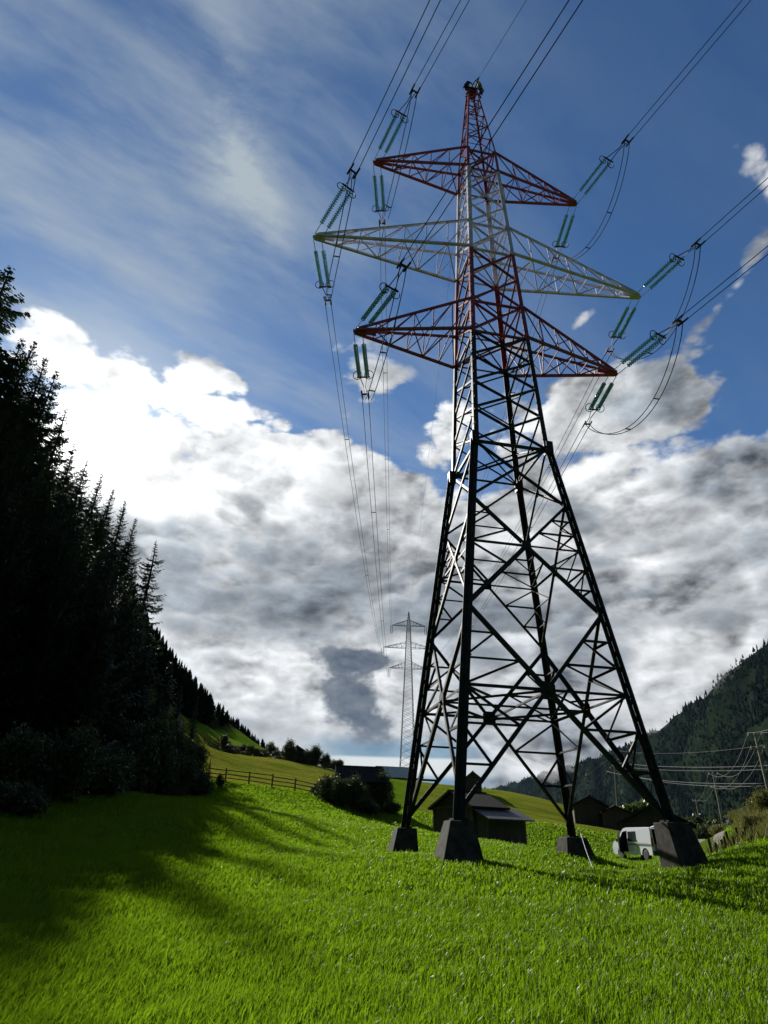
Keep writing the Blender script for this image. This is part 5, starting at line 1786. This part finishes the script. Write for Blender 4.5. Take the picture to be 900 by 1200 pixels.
    db = MB(); db.prism([(-.98, -.03, .44), (0, -.03, .44), (.04, -.03, 1.12), (-.98, -.03, 1.12)], (0, .06, 0)); db.build('door_panel', [paint_], d, bevel=.015)
    fr = MB()
    for p, q in (((-.98, 0, 1.1), (-.98, -.09, 1.75)), ((-.98, -.09, 1.75), (-.60, -.09, 1.72)), ((-.60, -.09, 1.72), (.02, 0, 1.12))): fr.bar(p, q, .06, .04)
    fr.build('door_frame', paint_, d)
    gl = MB(); gl.prism([(-.95, -.01, 1.12), (0, -.01, 1.12), (-.62, -.09, 1.70), (-.95, -.09, 1.72)], (0, .012, 0)); gl.build('door_window', M['glass_dark'], d)
    ins = MB(); ins.box((-.48, -.05, .78), (.86, .04, .56)); ins.build('door_lining', dark, d)
    mr = MB(); mr.box((-.05, .14, 1.16), (.10, .20, .20)); mr.build('mirror', trim, d, bevel=.03)
    # raised tailgate
    tg = bpy.data.objects.new('tailgate', None); COL.objects.link(tg); tg.parent = root; tg.location = (-2.34, 0, 1.93); tg.rotation_euler = (0, R(8), 0)
    tb = MB(); tb.box((-.62, 0, .0), (1.25, 1.56, .07)); tb.build('tailgate_panel', paint_, tg, bevel=.02)
    tw = MB(); tw.box((-.42, 0, .04), (.62, 1.3, .02)); tw.build('tailgate_window', M['glass_dark'], tg)
    for s in (-1, 1):
        sb = MB(); sb.tube([(-.45, s * .74, -.04), (-.02, s * .72, -.62)], .015, 6); sb.build('gas_strut', M['iron'], tg)
    # seats and load inside
    for y in (-.42, .42):
        sb = MB(); sb.box((.62, y, .86), (.5, .48, .16)); sb.box((.38, y, 1.20), (.14, .48, .64)); sb.box((.36, y, 1.60), (.10, .28, .18)); sb.build('seat', dark, root, bevel=.03)


def build_van_load():
    bx = MB(); R3 = Matrix.Rotation(R(100.5), 3, 'Z')
    base = Vector((18.24, 47.18, gz(18.24, 47.18) - .03))
    bx.box((0, 0, .18), (.5, .7, .36)); bx.box((0, 0, .375), (.54, .74, .03))
    o = bx.build('tool_case', plain('pale_case', (.35, .36, .35), .5)); o.location = base + R3 @ Vector((-1.9, .3, .575)); o.rotation_euler = (0, 0, R(100.5))
    tag(o, 'pale tool case lying in the open back of the van', 'case')


build_van()
build_van_load()


# ------------------------------------------------------------------ poles and low wires
def pole(px_top, py_top, d, py_foot, label, px_foot=None, arms=2, r=.12):
    top = at(px_top, py_top, d)
    ft = at(px_foot if px_foot else px_top, py_foot, d)
    foot = Vector((ft.x, ft.y, min(gz(ft.x, ft.y), ft.z)))
    root = thing('utility_pole', label, 'utility pole', foot)
    v = top - foot
    mb = MB(); mb.tube([(0, 0, -.4), v * .5, v], [r, r * .88, r * .7], 10); mb.build('post', M['pole_wood'], root)
    tips = []
    for k in range(arms):
        z = v * (1 - .03 - .12 * k)
        ar = MB(); ar.bar(z + Vector((-.55, .1, 0)), z + Vector((.55, -.1, 0)), .09, .10); am = ar.build('cross_piece', M['pole_wood'], root)
        for s in (-1, 1):
            p = z + Vector((.5 * s, -.1 * s, .05))
            ib = MB(); ib.lathe([(0, .02), (.05, .045), (.09, .03), (.13, .05), (.17, .02)], p, (0, 0, 1), 8); ib.build('pin_insulator', M['steel_white'], am)
            tips.append(foot + p + Vector((0, 0, .17)))
    return root, tips


def wire(a, b, sag, label, group=None, r=.012, mat='wire_light'):
    n = 24
    mb = MB(); mb.tube([a.lerp(b, i / n) - a - Vector((0, 0, 4 * sag * i / n * (1 - i / n))) for i in range(n + 1)], r, 5)
    o = mb.build('overhead_wire', M[mat], None, True); o.location = a
    tag(o, label, 'overhead wire', group)


def build_poles():
    _, A = pole(884, 858, 62, 962, 'tallest leaning wooden pole above the dry bank at the right', 908)
    _, B = pole(835, 904, 92, 976, 'wooden pole with a small box standing beyond the farm track', 848)
    bx = at(842, 952, 91.7)
    _, Cc = pole(815, 936, 128, 974, 'shorter far pole behind the dull green trees', 822, 1)
    _, D = pole(719, 888, 98, 950, 'thin pole rising behind the grey annex shed', 722, 2, .11)
    g = 'sagging wires between the roadside poles'
    for i in range(4):
        wire(A[i], B[i], 1.6 - .2 * (i // 2), 'sagging wire from the tallest leaning pole to the pole beyond the track', g, .016)
    for i in range(2):
        wire(B[i], Cc[i], 1.3, 'slack wire between the two far poles', 'slack wires between the two far poles', .016)
        wire(A[i], at(960, 815, 40) + Vector((.4 * i, 0, 0)), .5, 'wire climbing from the tallest leaning pole out of the frame', 'wires leaving the tallest leaning pole', .014)
    # nearly level low voltage cables from the annex pole to the right
    for i, (pa, pb, lab) in enumerate((((715, 893), (960, 893.5), 'upper of the pale level cables crossing before the mountain'), ((717, 897), (960, 898), 'second pale level cable just below the upper one'),
                                       ((711, 904), (897, 918), 'pale cable slanting down to the leaning pole'), ((735, 908), (899, 921), 'lowest pale cable reaching the leaning pole'),
                                       ((726, 880), (905, 872), 'faint thin cable above the pale level cables'))):
        wire(at(*pa, 98), at(*pb, 61), .5, lab, None, (.024, .02, .02, .018, .011)[i])
    for i, (pb, lab) in enumerate((((640, 932), 'dim wire sloping left from the annex pole, upper one'), ((640, 952), 'dim wire sloping left from the annex pole, middle one'), ((660, 962), 'dim wire sloping left from the annex pole, lowest one'))):
        q = at(*pb, 150)
        wire(D[i], q, .6, lab, None, .014, 'wire')


build_poles()


# ------------------------------------------------------------------ fences and stakes
def fence(label, pts, h, step, rails, rr=.036):
    L = [(b - a).length for a, b in zip(pts[:-1], pts[1:])]
    tot = sum(L); n = int(tot / step)
    P = []
    for i in range(n + 1):
        s = tot * i / n
        for a, b, l in zip(pts[:-1], pts[1:], L):
            if s <= l + 1e-6:
                p = a.lerp(b, s / l); break
            s -= l
        P.append(Vector((p.x, p.y, gz(p.x, p.y))))
    o0 = P[0]
    root = thing('rail_fence', label, 'fence', o0)
    rnd = random.Random(len(P))
    for p in P:
        mb = MB(); q = p - o0
        mb.tube([q + Vector((0, 0, -.3)), q + Vector((rnd.uniform(-.06, .06), rnd.uniform(-.06, .06), h * rnd.uniform(.95, 1.15)))], [.075, .06], 6)
        mb.build('post', M['fence_wood'], root)
    for k in range(rails):
        z = h * (.30 + .62 * k / max(1, rails - 1))
        mb = MB()
        for a, b in zip(P[:-1], P[1:]):
            mb.bar(a - o0 + Vector((0, .07, z + rnd.uniform(-.05, .05))), b - o0 + Vector((0, .07, z + rnd.uniform(-.05, .05))), rr * 1.2, rr * 2)
        mb.build('rail', M['fence_wood'], root)


fence('dark wooden rail fence along the lower edge of the hay meadow', [on(236, 913, 62.5), on(275, 919, 62), on(320, 927, 61), on(372, 937, 60)], 1.05, 2.1, 3)
fence('weathered rail fence across the top of the hay meadow', [on(206, 868, 109), on(250, 874, 109), on(320, 888, 108), on(398, 903, 108)], 1.15, 2.4, 3)


def build_stakes():
    random.seed(8)
    for k in range(11):
        px = 834 + k * 5.6 + random.uniform(-1, 1)
        p = on(px, 992, 29.6 + .12 * k)
        mb = MB(); h = random.uniform(.35, .65)
        mb.tube([(0, 0, -.2), (random.uniform(-.06, .06), 0, h)], [.055, .045], 6)
        o = mb.build('old_stake', M['fence_wood']); o.location = p
        tag(o, 'short dark old stake standing at the foot of the dry bank', 'stake', 'old stakes along the dry bank')


build_stakes()


def build_rope():
    a = pw(cor(.1, 1, 1)) + Vector((.3, -.3, 0)); b = on(696, 1007, 25.5)
    mb = MB(); mb.tube([a.lerp(b, i / 12) - a - Vector((0, 0, .15 * 4 * i / 12 * (1 - i / 12))) for i in range(13)], .010, 5)
    o = mb.build('white_rope', M['steel_white'], None, True); o.location = a
    tag(o, 'pale rope running from the back right footing down to the grass', 'rope')


build_rope()
